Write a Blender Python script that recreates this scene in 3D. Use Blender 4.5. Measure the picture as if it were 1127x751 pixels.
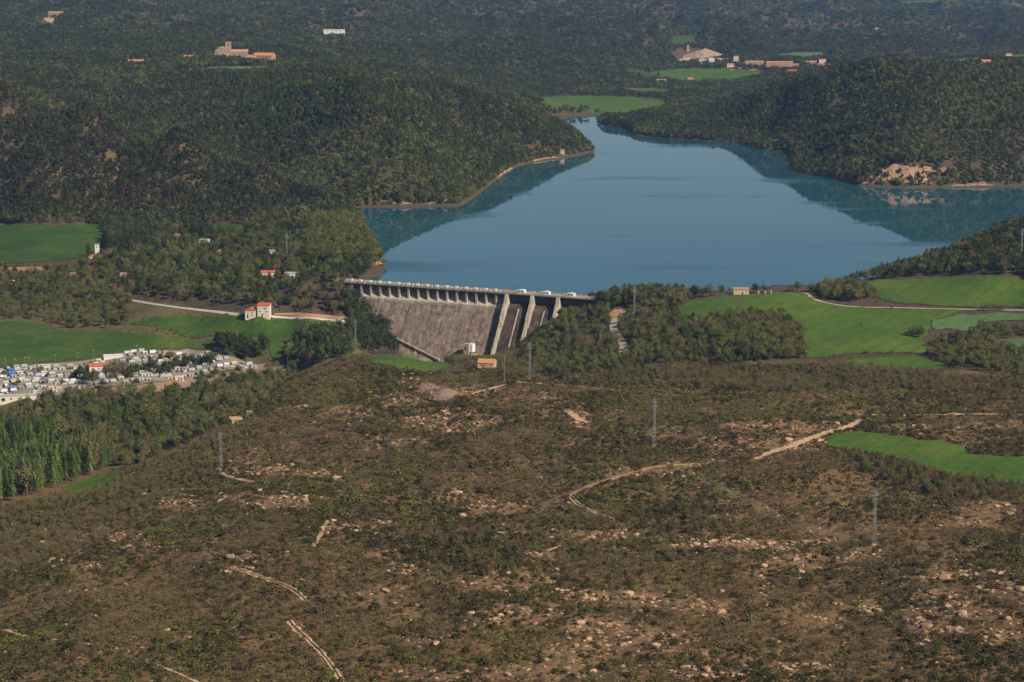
import bpy, bmesh, math, random
import numpy as np
from mathutils import Vector, Matrix
from mathutils.geometry import delaunay_2d_cdt

for o in list(bpy.data.objects):
    bpy.data.objects.remove(o)
SC = bpy.context.scene
COL = SC.collection
R = math.radians
rng = np.random.default_rng(7)
random.seed(7)

# ------------------------------------------------------------------ camera
PW, PH, F = 1127.0, 751.0, 2400.0          # photograph size and focal length in its pixels
CAMZ = 300.0                               # metres above the lake
PITCH = math.atan((PH / 2 + 61.0) / F)     # horizon lies 61 px above the picture
cam_d = bpy.data.cameras.new('camera')
cam_d.sensor_width = 36.0
cam_d.lens = 36.0 * F / PW
cam_d.clip_start = 1.0
cam_d.clip_end = 60000.0
cam = bpy.data.objects.new('camera', cam_d)
cam.location = (0, 0, CAMZ)
cam.rotation_euler = (math.pi / 2 - PITCH, 0, 0)
COL.objects.link(cam)
SC.camera = cam

# ------------------------------------------------------------------ light
SUN_DIR = Vector((0.77, -0.64, 0)).normalized()
SUN_EL = R(38)
world = bpy.data.worlds.new('World')
SC.world = world
world.use_nodes = True
wn = world.node_tree
wn.nodes.clear()
sky = wn.nodes.new('ShaderNodeTexSky')
sky.sky_type = 'NISHITA'
sky.sun_disc = False
sky.sun_elevation = SUN_EL
sky.sun_rotation = math.atan2(SUN_DIR.x, SUN_DIR.y)
sky.altitude = 700
sky.air_density = 1.0
sky.dust_density = 0.6
sky.ozone_density = 1.5
bg = wn.nodes.new('ShaderNodeBackground')
bg.inputs['Strength'].default_value = 0.052
wo = wn.nodes.new('ShaderNodeOutputWorld')
wn.links.new(sky.outputs[0], bg.inputs[0])
wn.links.new(bg.outputs[0], wo.inputs[0])
sun_d = bpy.data.lights.new('sun', 'SUN')
sun_d.energy = 5.0
sun_d.angle = R(0.5)
sun_d.color = (1.0, 0.90, 0.74)
sun = bpy.data.objects.new('sun', sun_d)
sv = Vector((SUN_DIR.x * math.cos(SUN_EL), SUN_DIR.y * math.cos(SUN_EL), math.sin(SUN_EL)))
sun.rotation_euler = (-sv).to_track_quat('-Z', 'Y').to_euler()
sun.location = sv * 2000
COL.objects.link(sun)
SC.view_settings.view_transform = 'Standard'
SC.view_settings.look = 'None'
SC.view_settings.gamma = 1.0
SC.view_settings.exposure = 0.36
SC.view_settings.use_curve_mapping = False
SC.render.engine = 'CYCLES'
SC.cycles.use_denoising = True
SC.cycles.max_bounces = 5
SC.cycles.diffuse_bounces = 2
SC.cycles.glossy_bounces = 2
SC.cycles.transmission_bounces = 1
SC.cycles.volume_bounces = 0
SC.cycles.use_adaptive_sampling = True
SC.cycles.adaptive_threshold = 0.02

# ------------------------------------------------------------------ projection helpers
CP, SP = math.cos(PITCH), math.sin(PITCH)

def rays(px, py):
    px = np.asarray(px, float); py = np.asarray(py, float)
    u = (px - PW / 2) / F
    v = (PH / 2 - py) / F
    return u, CP + v * SP, -SP + v * CP          # x, y, z of the direction

def at_z(px, py, z):
    dx, dy, dz = rays(px, py)
    t = (z - CAMZ) / dz
    return dx * t, dy * t

def at_y(px, py, Y):
    dx, dy, dz = rays(px, py)
    t = Y / dy
    return dx * t, CAMZ + dz * t

def project(x, y, z):
    zz = z - CAMZ
    f = y * CP - zz * SP
    up = y * SP + zz * CP
    return PW / 2 + F * x / f, PH / 2 - F * up / f

# ------------------------------------------------------------------ noise
def vnoise(x, y, seed=0):
    xi = np.floor(x).astype(np.int64); yi = np.floor(y).astype(np.int64)
    fx = x - xi; fy = y - yi
    fx = fx * fx * fx * (fx * (fx * 6 - 15) + 10); fy = fy * fy * fy * (fy * (fy * 6 - 15) + 10)
    def h(a, b):
        n = (a * 374761393 + b * 668265263 + seed * 1442695041) & 0xFFFFFFFF
        n = ((n ^ (n >> 13)) * 1274126177) & 0xFFFFFFFF
        return ((n ^ (n >> 16)) & 0xFFFF) / 65535.0
    a = h(xi, yi); b = h(xi + 1, yi); c = h(xi, yi + 1); d = h(xi + 1, yi + 1)
    return (a + (b - a) * fx) * (1 - fy) + (c + (d - c) * fx) * fy

def fbm(x, y, octv=4, seed=0, gain=0.5):
    s = np.zeros_like(np.asarray(x, float)); amp = 1.0; tot = 0.0
    c, sn = math.cos(0.6), math.sin(0.6)
    for k in range(octv):
        s = s + amp * vnoise(x, y, seed + k * 17); tot += amp
        x, y = (c * x - sn * y) * 2.03 + 11.3, (sn * x + c * y) * 2.03 + 5.7
        amp *= gain
    return s / tot

def sstep(a, b, x):
    t = np.clip((x - a) / (b - a), 0, 1)
    return t * t * (3 - 2 * t)

def in_poly(px, py, poly):
    px = np.asarray(px); py = np.asarray(py)
    ins = np.zeros(px.shape, bool)
    n = len(poly)
    for i in range(n):
        x1, y1 = poly[i]; x2, y2 = poly[(i + 1) % n]
        if y1 == y2:
            continue
        c = ((y1 > py) != (y2 > py)) & (px < (x2 - x1) * (py - y1) / (y2 - y1) + x1)
        ins ^= c
    return ins

def seg_dist(px, py, line, closed=False):
    d = np.full(np.shape(px), 1e9)
    n = len(line)
    for i in range(n if closed else n - 1):
        ax, ay = line[i]; bx, by = line[(i + 1) % n]
        vx, vy = bx - ax, by - ay
        L = vx * vx + vy * vy + 1e-9
        t = np.clip(((px - ax) * vx + (py - ay) * vy) / L, 0, 1)
        d = np.minimum(d, np.hypot(px - ax - t * vx, py - ay - t * vy))
    return d

# ------------------------------------------------------------------ the dam's axis and the lake outline (world plan)
CREST = 4.5
_a = at_z(379, 308.5, CREST); _b = at_z(658, 328.0, CREST)
DA = Vector((float(_a[0]), float(_a[1]))); DB = Vector((float(_b[0]), float(_b[1])))
DL = (DB - DA).length
DU = (DB - DA) / DL
DN = Vector((DU.y, -DU.x))                 # downstream, towards the camera
if DN.y > 0:
    DN = -DN

def dam_xy(u, n):
    p = DA + DU * u + DN * n
    return p.x, p.y

LAKE_PX = [(418, 304), (424, 294), (416, 282), (404, 264), (398, 244), (388, 229), (404, 227.5), (440, 228), (470, 227), (505, 227), (515, 222),
           (530, 211), (547, 197), (560, 188), (572, 182), (590, 178), (606, 175.5), (630, 172), (655, 167), (640, 152), (610, 138), (590, 131), (612, 128),
           (640, 126.5), (670, 125), (700, 124.5), (716, 125.5), (700, 129), (672, 132), (656, 134), (668, 138), (690, 142), (700, 149),
           (722, 151), (747, 153), (775, 155), (811, 157), (835, 164), (868, 167), (872, 172), (871, 187), (890, 192), (915, 196.5), (949, 205), (1000, 207), (1060, 206),
           (1127, 205), (1260, 204), (1420, 215), (1400, 250), (1240, 262), (1127, 272), (1050, 292), (960, 314), (880, 323), (780, 329), (700, 329)]
LAKE = [tuple(float(q) for q in at_z(a, b, 0.0)) for a, b in LAKE_PX]
LAKE += [dam_xy(DL + 6, -5), dam_xy(-2, -5)]

# ------------------------------------------------------------------ terrain control points
CTRL = []
def cz(px, py, z):
    x, y = at_z(px, py, z); CTRL.append((float(x), float(y), z))
def cd(px, py, Y, tree=6.0):
    x, z = at_y(px, py, Y); CTRL.append((float(x), float(Y), float(z) - tree))

for t in [(-200, 751, -25), (0, 751, -12), (280, 751, 3), (563, 751, 12), (850, 751, 18), (1127, 751, 28), (1350, 751, 34),
          (-200, 1000, -10), (280, 1000, 14), (563, 1000, 22), (850, 1000, 30), (1350, 1000, 40),
          (0, 650, -26), (140, 650, -12), (280, 650, 2), (563, 650, 8), (850, 650, 12), (1127, 650, 22), (1350, 650, 30),
          (-150, 620, -60), (-60, 600, -58), (0, 588, -53), (80, 556, -49), (150, 527, -42), (200, 503, -37), (250, 478, -31), (290, 445, -30), (330, 415, -27), (370, 400, -20),
          (150, 580, -27), (280, 560, -10), (350, 480, -14), (420, 560, -2), (420, 480, -7), (420, 430, -11), (405, 396, -14),
          (563, 560, 4), (563, 480, 0), (563, 435, -4), (700, 560, 8), (700, 480, 5), (700, 430, 1), (850, 560, 10), (850, 480, 9), (850, 430, 5),
          (1000, 560, 12), (1127, 560, 18), (1300, 560, 22), (1020, 500, 13), (1127, 500, 15), (1300, 510, 17), (1000, 440, 8), (1127, 440, 10), (1300, 440, 14),
          (450, 400, -15), (490, 403, -14), (535, 402, -11), (580, 417, -7), (430, 391, -19),
          (620, 400, -14), (650, 385, -12), (690, 390, -6), (680, 350, -1), (640, 345, -8), (720, 370, 0), (780, 385, 2), (760, 345, 6), (700, 330, 5),
          (800, 327, 9), (870, 322, 9), (870, 345, 6), (900, 400, 3), (1000, 400, 4), (1127, 390, 8), (950, 370, 5), (1050, 345, 8), (1127, 340, 12), (1127, 308, 19),
          (1000, 309, 10), (940, 314, 7), (1240, 310, 28), (1250, 390, 12),
          (1060, 297, 18), (1100, 285, 28), (1127, 278, 34), (1200, 268, 44), (1330, 262, 50), (1000, 304, 11),
          # valley below the dam
          (-150, 430, -46), (0, 420, -47), (100, 402, -46), (200, 392, -45), (280, 388, -42), (30, 438, -49), (150, 430, -50), (260, 412, -50), (310, 412, -48),
          (-100, 480, -62), (0, 470, -62), (60, 460, -61), (150, 465, -62), (220, 445, -60), (0, 540, -62), (-120, 560, -62), (60, 530, -61), (105, 531, -57), (130, 512, -57),
          (180, 490, -57), (270, 430, -52), (330, 385, -37), (320, 372, -32), (360, 372, -30),
          (-120, 375, -36), (0, 375, -36), (100, 385, -40), (190, 368, -32), (260, 358, -24), (340, 356, -20), (283, 347, -15), (375, 355, -21),
          (-120, 340, -32), (0, 340, -31), (100, 330, -26), (180, 334, -18), (240, 330, -12), (300, 318, -6), (350, 320, -3), (375, 318, 1),
          (-120, 300, -26), (0, 298, -25), (100, 300, -20), (200, 290, -12), (280, 285, -5), (340, 285, 2), (375, 285, 5), (395, 300, 4), (405, 292, 3), (380, 305, 4),
          (-120, 265, -20), (0, 268, -20), (100, 262, -18), (200, 258, -14), (270, 254, -9), (330, 255, 0), (370, 260, 5), (390, 258, 3), (385, 240, 5),
          (-120, 249, -16), (0, 249, -16), (100, 249, -15), (200, 248, -13), (280, 247, -9), (350, 243, -1), (378, 233, 5)]:
    cz(*t)
# hill on the left
for t in [(-150, 82, 2840), (0, 90, 2800), (100, 114, 2760), (200, 138, 2700), (290, 180, 2610), (350, 210, 2550), (390, 228, 2490),
          (-150, 170, 2640), (0, 170, 2640), (100, 182, 2620), (200, 195, 2590), (0, 215, 2580), (120, 220, 2570), (250, 222, 2530), (320, 228, 2505)]:
    cd(*t)
for px, Y, z in [(-150, 3060, 50), (0, 3010, 36), (100, 2950, 24), (200, 2860, 14), (300, 2720, 5), (365, 2590, 3), (0, 3150, 40), (100, 3060, 28), (200, 2960, 18)]:
    CTRL.append(((px - PW / 2) / F * Y * 1.01, Y, z))
# hill behind it, the plateau with the hamlet and the ground behind
for t in [(400, 91, 2920), (480, 100, 2985), (550, 118, 3130), (600, 139, 3190), (640, 158, 3190), (400, 145, 2740), (480, 155, 2760), (560, 155, 2950), (605, 162, 3090),
          (300, 120, 3000), (200, 100, 3250), (100, 88, 3400), (0, 78, 3500), (-150, 74, 3550), (330, 92, 3080), (420, 205, 2560), (470, 205, 2570), (520, 195, 2660), (340, 160, 2780), (380, 190, 2640),
          (200, 80, 3420), (265, 69, 3600), (300, 74, 3560), (100, 72, 3700), (400, 80, 3500), (440, 90, 3080), (480, 84, 3900), (540, 96, 3900), (150, 42, 4700), (265, 32, 5200), (50, 16, 6000), (0, 2, 6600), (200, 6, 6500), (400, 32, 5500), (370, 36, 5400),
          (400, 6, 6800), (500, 52, 5200), (560, 82, 4700), (590, 100, 4400), (600, 22, 6500), (650, 50, 5700), (680, 70, 5200), (-150, 30, 5500), (-250, 0, 6800),
          (700, 12, 7600), (800, 32, 7000), (900, 22, 7600), (1000, 22, 7600), (1127, 32, 7000), (1300, 32, 7000), (800, 3, 9000), (1127, 3, 9200), (563, 2, 8500), (1300, 3, 9000), (940, 45, 6200), (1040, 50, 6000)]:
    cd(*t)
for t in [(620, 114, 2), (660, 112, 3), (700, 108, 4), (730, 112, 4), (700, 92, 9), (760, 84, 11), (830, 84, 12), (770, 62, 26), (750, 50, 34), (860, 73, 18), (910, 66, 24), (1060, 68, 36), (1127, 64, 40), (880, 62, 26)]:
    cz(*t)
# hill on the right
for t in [(1300, 68, 3150), (1127, 74, 3130), (1000, 76, 3170), (940, 80, 3310), (890, 90, 3420), (840, 102, 3540), (780, 119, 3800), (1000, 130, 2900), (1127, 130, 2880), (1300, 120, 2880), (1060, 100, 3000), (950, 130, 3000),
          (900, 140, 3230), (850, 135, 3400), (900, 170, 3000), (1127, 170, 2780), (1300, 170, 2780), (820, 140, 3450), (960, 185, 2790), (1060, 180, 2770)]:
    cd(*t)
for px_, Y_, z_ in [(1000, 3900, 75), (1127, 3900, 75), (940, 4000, 55), (1300, 3900, 75), (860, 4300, 25)]:
    CTRL.append(((px_ - PW / 2) / F * Y_ * 1.01, Y_, z_))
for t in [(735, 134, 4), (760, 145, 4), (720, 145, 3)]:
    cz(*t)
for x in (-4200, -2500, -800, 800, 2500, 4200):
    CTRL.append((x, 12600, 270)); CTRL.append((x * .9, 10600, 175))
# round the dam
for u, n, z in [(-12, 6, 5), (8, 14, -8), (25, 22, -22), (50, 34, -38), (80, 42, -52), (115, 46, -57), (150, 46, -54), (175, 46, -44), (200, 34, -27), (222, 16, -9), (DL + 8, 4, 3),
                (60, 75, -42), (110, 80, -50), (150, 80, -42), (20, 60, -25)]:
    x, y = dam_xy(u, n); CTRL.append((x, y, z))

CTRL = np.array(CTRL)
KU, KL = F, 700.0
def warp(x, y):
    return KU * x / y, KL * np.log(y)
_cu, _cv = warp(CTRL[:, 0], CTRL[:, 1])
_r = np.sqrt((_cu[:, None] - _cu[None]) ** 2 + (_cv[:, None] - _cv[None]) ** 2 + 12.0 ** 2)
_zm = CTRL[:, 2].mean()
_w = np.linalg.solve(_r + np.eye(len(CTRL)) * -1.5, CTRL[:, 2] - _zm)

# fan-shaped grid whose cells grow with the distance
NR, NC, XS = 620, 420, 0.34
Y0, Y1 = 640.0, 12600.0
RY = np.exp(np.linspace(math.log(Y0), math.log(Y1), NR))
TX = np.linspace(-XS, XS, NC)
GY = np.repeat(RY[:, None], NC, 1)
GX = TX[None] * GY
gu, gv = warp(GX.ravel(), GY.ravel())
GZ = np.full(gu.shape, _zm)
for k in range(len(_cu)):
    GZ += _w[k] * np.sqrt((gu - _cu[k]) ** 2 + (gv - _cv[k]) ** 2 + 144.0)
GZ = GZ.reshape(GX.shape)
BASEZ = GZ.copy()

# ------------------------------------------------------------------ traced outlines in the picture
FIELDS = {   # name: (pixels, material, label-ish)
 'upper_left': [(-120, 246), (0, 247.5), (60, 248), (118, 248), (116, 262), (113, 272), (98, 284), (60, 287), (0, 291), (-120, 292)],
 'strip_left': [(182, 248), (230, 247), (278, 249), (268, 258), (236, 256), (200, 254)],
 'main_left': [(-160, 352), (0, 355), (47, 355), (67, 365), (135, 365), (190, 372), (236, 377), (236, 385), (190, 384), (145, 388), (80, 397), (0, 405), (-160, 417)],
 'middle_left': [(142, 356), (175, 349), (236, 348.5), (297, 350.5), (371, 355.5), (364, 361), (334, 366), (322, 375), (324, 390), (302, 396), (294, 374), (243, 367), (232, 373), (189, 366)],
 'by_dam': [(397, 393), (420, 391.5), (464, 393), (495, 400), (493, 407), (471, 410), (437, 406), (410, 400)],
 'valley_corner': [(66, 540), (88, 529), (112, 523), (133, 519), (130, 527), (106, 538), (82, 546)],
 'lakeside': [(747, 336), (784, 327), (828, 325), (885, 322), (892, 330), (922, 337), (963, 340), (1062, 342), (1062, 345), (1024, 353), (1023, 365), (1017, 371), (1022, 385), (1018, 389.5), (960, 388.5), (908, 394), (885, 394), (880, 362), (860, 350), (820, 345), (790, 352), (747, 352)],
 'pale_right': [(1025, 354), (1059, 346.5), (1127, 345), (1300, 343), (1300, 354), (1127, 352), (1085, 356), (1071, 363), (1060, 366), (1044, 361), (1025, 365)],
 'pale_corner': [(1088, 377), (1127, 372), (1300, 370), (1300, 385), (1127, 384), (1100, 383)],
 'upper_right': [(934, 312.5), (983, 308.5), (1084, 303.5), (1127, 307), (1300, 309), (1300, 339), (1127, 338), (1057, 338.5), (983, 334), (963, 328), (966, 321)],
 'lower_strip': [(908, 403), (936, 396), (983, 393), (1017, 394), (1042, 403), (1033, 408), (949, 406)],
 'scrub_right': [(905, 491), (918, 478), (945, 476), (1000, 482), (1056, 489), (1064, 500), (1127, 503), (1280, 505), (1280, 536), (1127, 534), (1070, 531), (1040, 521), (1000, 509), (960, 499), (930, 494)],
 'lake_head': [(588, 108), (640, 106), (690, 107), (733, 110), (736, 118), (716, 123), (690, 124.3), (640, 124), (612, 122), (596, 116)],
 'far_valley': [(716, 80), (745, 76), (800, 76), (846, 79), (838, 86), (800, 91), (760, 92), (735, 90)],
 'far_valley_lower': [(668, 74), (700, 76), (725, 82), (735, 91), (700, 86)],
 'far_slope': [(846, 61), (880, 58), (905, 58), (912, 63), (885, 66), (860, 65)],
 'right_far': [(1008, 69), (1060, 65), (1127, 60), (1280, 58), (1280, 68), (1127, 68), (1060, 72)],
 'lake_head_second': [(680, 98), (720, 97), (742, 100), (735, 105), (700, 105)],
 'far_left_top': [(308, 7), (340, 9), (375, 11), (372, 14), (330, 12)],
 'quarry_meadow': [(736, 41), (772, 38), (768, 47), (742, 52), (730, 50)],
 'hamlet_meadow': [(190, 77), (235, 74), (300, 73), (296, 80), (245, 82), (198, 81)],
 'far_top': [(985, 2), (1060, 0), (1062, 4), (990, 6)],
}
CAMP_PX = [(-130, 420), (0, 408), (60, 400), (115, 392), (180, 387), (206, 384), (250, 392), (292, 400), (290, 405), (200, 417), (150, 424), (95, 427), (40, 436), (0, 440), (-130, 450)]
SCRUB_TOP = [(-400, 600), (-100, 605), (0, 556), (60, 547), (130, 517), (200, 489), (250, 466), (290, 432), (330, 403), (360, 396), (398, 396), (440, 408), (495, 412), (520, 404), (600, 418), (690, 404), (800, 400), (890, 401), (905, 408), (1040, 411), (1127, 418), (1500, 425)]
SCRUB_PX = SCRUB_TOP + [(1500, 1500), (-400, 1500)]
TRACKS = [   # pixels, width in metres, kind
 ([(140, 330), (180, 337), (220, 341.5), (262, 346.5)], 3.6, 'concrete_road'),
 ([(299, 349), (340, 350.5), (362, 352), (384, 355)], 3.6, 'concrete_road'),
 ([(-120, 311), (0, 309.5), (50, 308.5), (80, 306)], 5, 'concrete_road'),
 ([(686, 343), (679, 350), (674, 357), (676, 365), (682, 373), (687, 380), (684, 388)], 6, 'gravel_road'),
 ([(886, 322.5), (895, 329.5), (915, 335.5), (945, 338.7), (985, 339), (1040, 340.5), (1127, 342), (1280, 344)], 4, 'gravel_road'),
 ([(948, 462), (935, 470), (912, 476), (882, 487), (868, 493), (855, 496), (842, 502), (832, 506)], 5, 'dirt_track'),
 ([(800, 507), (775, 511), (745, 513), (722, 514), (700, 519), (665, 530), (640, 538), (627, 546), (635, 555), (655, 565), (676, 572)], 2.6, 'dirt_track'),
 ([(946, 457), (990, 457.5), (1060, 456), (1127, 457), (1280, 458)], 2.5, 'dirt_track'),
 ([(318, 684), (328, 695), (342, 707), (357, 722), (370, 740), (382, 762)], 3.2, 'dirt_track'),
 ([(254, 625), (265, 628), (280, 633), (298, 639), (312, 644), (326, 651), (337, 662)], 2.6, 'dirt_track'),
 ([(345, 602), (352, 592), (355, 582), (361, 573)], 2.4, 'dirt_track'),
 ([(-60, 684), (0, 692), (30, 702), (60, 704), (106, 711)], 1.6, 'dirt_track'),
 ([(172, 732), (190, 739), (215, 750), (235, 764)], 2.0, 'dirt_track'),
 ([(555, 420), (600, 423), (650, 427), (700, 432), (748, 436)], 2.2, 'dirt_track'),
 ([(243, 521), (258, 527), (280, 531)], 2.2, 'dirt_track'),
 ([(590, 614), (604, 607), (617, 601)], 2.2, 'dirt_track'),
 ([(143, 523), (152, 517)], 2.4, 'dirt_track'),
 ([(448, 386), (456, 380), (456, 373), (449, 366)], 3.5, 'gravel_road'),
 ([(519, 434), (537, 429), (556, 424)], 3.0, 'dirt_track'),
 ([(624, 452), (634, 460), (645, 466)], 5.0, 'dirt_track'),
]

OUT = [(300, 519, 38, 5, 70), (345, 521, 22, 4, 36), (285, 550, 45, 9, 70), (320, 553, 22, 7, 34), (200, 556, 26, 6, 24), (180, 545, 30, 8, 26), (125, 586, 26, 8, 40), (95, 560, 10, 4, 8), (145, 597, 24, 8, 30), (60, 590, 30, 8, 16), (80, 622, 26, 5, 14),
       (505, 548, 32, 6, 44), (385, 580, 30, 6, 26), (420, 577, 10, 4, 12), (265, 628, 16, 6, 18), (255, 612, 30, 5, 20), (332, 640, 4, 3, 4), (420, 612, 18, 5, 14), (440, 626, 22, 6, 16), (470, 705, 28, 4, 16), (545, 560, 26, 8, 34), (560, 582, 20, 6, 18),
       (455, 421, 16, 4, 26), (480, 428, 24, 6, 30), (520, 432, 24, 4, 16), (490, 455, 34, 6, 34), (505, 470, 34, 7, 50), (460, 465, 30, 6, 30), (535, 462, 16, 6, 14), (440, 440, 24, 7, 30), (600, 440, 20, 8, 18), (640, 462, 12, 9, 22), (430, 485, 44, 6, 30), (380, 455, 30, 8, 18), (330, 448, 12, 3, 10), (268, 500, 26, 10, 30),
       (690, 592, 60, 6, 50), (795, 597, 34, 6, 44), (830, 600, 22, 5, 22), (760, 600, 30, 5, 20), (875, 600, 36, 6, 44), (880, 620, 34, 10, 30), (650, 590, 30, 6, 24), (640, 655, 34, 5, 30), (690, 660, 46, 8, 34), (760, 668, 40, 8, 30), (665, 690, 46, 9, 40), (720, 706, 50, 12, 34), (640, 720, 40, 12, 30), (780, 740, 40, 6, 26), (840, 648, 8, 18, 22),
       (1045, 634, 22, 5, 16), (1085, 632, 26, 5, 16), (1015, 637, 10, 4, 7), (1040, 655, 34, 6, 20), (1060, 672, 36, 10, 30), (1015, 670, 12, 6, 12), (1030, 692, 30, 8, 26), (1052, 694, 10, 5, 8), (1018, 706, 8, 4, 5), (1100, 680, 22, 10, 20), (1110, 650, 18, 10, 20), (1098, 704, 26, 8, 20), (960, 672, 12, 6, 9), (940, 665, 24, 6, 14), (1050, 726, 14, 5, 7), (880, 735, 40, 6, 24), (900, 690, 40, 14, 18),
       (870, 490, 40, 7, 40), (845, 470, 50, 8, 44), (900, 470, 30, 6, 26), (800, 488, 36, 8, 26), (700, 520, 40, 4, 20), (740, 478, 30, 8, 12), (760, 512, 20, 4, 10), (1000, 470, 30, 4, 16), (1080, 468, 40, 5, 16), (1090, 560, 30, 8, 16), (1070, 575, 30, 8, 14), (950, 610, 20, 8, 16), (600, 615, 24, 6, 14), (570, 640, 40, 12, 24), (560, 680, 40, 14, 30), (600, 740, 60, 10, 34), (500, 745, 50, 6, 20), (420, 660, 40, 14, 18), (520, 640, 30, 10, 14)]

GPX, GPY = project(GX, GY, GZ)

# flat masks: fields, camp and the valley floor keep their smooth form
flat = np.zeros(GX.shape)
for poly in list(FIELDS.values()) + [CAMP_PX]:
    d = seg_dist(GPX, GPY, poly, True)
    ins = in_poly(GPX, GPY, poly)
    flat = np.maximum(flat, np.where(ins, 1.0, sstep(10, 0, d)))
scr = in_poly(GPX, GPY, SCRUB_PX)
amp = np.where(scr, 1.0, 0.0)
for line_, wd_, mt_ in TRACKS:
    if mt_ != 'dirt_track': flat = np.maximum(flat, sstep(16, 6, seg_dist(GPX, GPY, line_)))
flat = np.maximum(flat, sstep(30, 14, seg_dist(GPX, GPY, [(270, 346), (300, 347), (380, 350)])))
# relief: gullies on the wooded hills, hummocks and rock ledges in the scrub
hill = ((fbm(GX / 200, GY / 230, 4, 3) - 0.5) * 36 + (0.5 - np.abs(fbm(GX / 420, GY / 520, 3, 29) - .5) * 4) * 26 * np.clip((GY - 4200) / 1200, 0, 1)) * np.clip((GY - 2450) / 500, 0, 1) * np.clip(GY / 3000, 0, 3.0) * (.38 + .62 * sstep(3900, 5000, GY)) * (1 - .6 * sstep(200, 300, GX) * (1 - sstep(3900, 4300, GY))) * sstep(0, 40, np.maximum(BASEZ, 0) + 8)
ridg = (0.5 - np.abs(fbm(GX / 90 + 7, GY / 130, 3, 9) - 0.5) * 3) * np.clip((GY - 2350) / 600, 0, 1) * np.clip(GY / 3000, 0, 2) * 9 * sstep(5, 30, BASEZ) * (1 - .7 * sstep(200, 300, GX) * (1 - sstep(3900, 4300, GY)))
small = (fbm(GX / 60, GY / 75, 4, 21) - 0.5) * 9.0 + (fbm(GX / 16, GY / 20, 3, 31) - 0.5) * 2.2
led = fbm(GX / 70, GY / 60, 3, 55) * 9
ledge = (np.floor(led) + sstep(0.72, 1.0, led - np.floor(led)) - led) * 1.5
hum = (fbm(GX / 45, GY / 55, 3, 71) - 0.5) * 3.0
GZ = GZ + (1 - flat) * np.where(GY > 2300, hill + ridg, 0)
GZ = GZ + (1 - flat) * np.where(scr, (small + ledge) * sstep(600, 760, GY), hum * (GY < 2600))
# lake bed and shore
ld = seg_dist(GX, GY, LAKE, True)
lin = in_poly(GX, GY, LAKE)
relx, rely = GX - DA.x, GY - DA.y
du_ = relx * DU.x + rely * DU.y
dn_ = relx * DN.x + rely * DN.y
below_dam = (dn_ > -5) & (du_ > -25) & (du_ < DL + 25) & (dn_ < 120)
shore = 0.6 + 0.16 * ld
w = sstep(0, 70, ld)
zout = np.where(below_dam, GZ, np.maximum(GZ, shore * (1 - w) + GZ * w))
zout = np.where(below_dam, zout, np.where(GY > 2300, np.minimum(zout, 0.9 + 0.58 * ld + 6 * (fbm(GX / 25, GY / 25, 3, 13) - .5) * sstep(0, 25, ld)), zout))
GZ = np.where(lin, -np.minimum(14, 0.25 * ld), zout)
# keep the ground under the dam out of its bays
damfoot = (du_ > 2) & (du_ < DL - 2) & (dn_ > -5) & (dn_ < 8)
GZ = np.where(damfoot, np.minimum(GZ, -8.0), GZ)

LOGR = (NR - 1) / math.log(Y1 / Y0)
def ground(x, y):
    x = np.asarray(x, float); y = np.asarray(y, float)
    fr = np.clip(np.log(np.maximum(y, Y0) / Y0) * LOGR, 0, NR - 1.001)
    fc = np.clip((x / np.maximum(y, Y0) + XS) / (2 * XS) * (NC - 1), 0, NC - 1.001)
    r = fr.astype(int); c = fc.astype(int); a = fr - r; b = fc - c
    return (GZ[r, c] * (1 - b) + GZ[r, c + 1] * b) * (1 - a) + (GZ[r + 1, c] * (1 - b) + GZ[r + 1, c + 1] * b) * a

def hit(px, py, lo=650.0, hi=12000.0):
    """first point of the ground on the line of sight through a picture point"""
    px = np.atleast_1d(np.asarray(px, float)); py = np.atleast_1d(np.asarray(py, float))
    dx, dy, dz = rays(px, py)
    Y = np.full(px.shape, lo); done = np.zeros(px.shape, bool)
    ly = Y.copy()
    while True:
        z = CAMZ + dz / dy * Y
        below = z < ground(dx / dy * Y, Y)
        done |= below
        if done.all() or Y.min() > hi:
            break
        ly = np.where(done, ly, Y)
        Y = np.where(done, Y, Y * 1.0035)
        if (~done & (Y > hi)).any():
            done |= Y > hi
    for _ in range(14):
        m = (ly + Y) / 2
        b = CAMZ + dz / dy * m < ground(dx / dy * m, m)
        Y = np.where(b, m, Y); ly = np.where(b, ly, m)
    x = dx / dy * Y
    return x, Y, ground(x, Y)

def visible(x, y, z, steps=60):
    """is the line from the camera to (x,y,z) clear of the ground"""
    ok = np.ones(np.shape(x), bool)
    for s in np.linspace(0.35, 0.995, steps):
        ok &= CAMZ + (z - CAMZ) * s > ground(x * s, y * s) - 0.5
    return ok

# ------------------------------------------------------------------ mesh and object helpers
def link(o, parent=None):
    COL.objects.link(o)
    if parent is not None:
        o.parent = parent
    return o

def mesh_from(name, verts, faces, mats=None, smooth=False, midx=None):
    me = bpy.data.meshes.new(name)
    verts = np.asarray(verts, float)
    me.from_pydata([tuple(v) for v in verts] if len(verts) < 5000 else verts.tolist(), [], faces)
    for m in (mats or []):
        me.materials.append(m)
    if midx is not None:
        me.polygons.foreach_set('material_index', np.asarray(midx, np.int32))
    if smooth:
        me.polygons.foreach_set('use_smooth', np.ones(len(me.polygons), bool))
    me.update()
    return me

def obj(name, me, parent=None, loc=None, rz=0.0):
    o = bpy.data.objects.new(name, me)
    if loc is not None:
        o.location = loc
    o.rotation_euler = (0, 0, rz)
    return link(o, parent)

def tag(o, label=None, cat=None, group=None, kind=None):
    if label: o['label'] = label
    if cat: o['category'] = cat
    if group: o['group'] = group
    if kind: o['kind'] = kind
    return o

def empty(name, loc, rz=0.0):
    o = bpy.data.objects.new(name, None)
    o.empty_display_size = 1.0
    o.location = loc
    o.rotation_euler = (0, 0, rz)
    return link(o)

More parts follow.
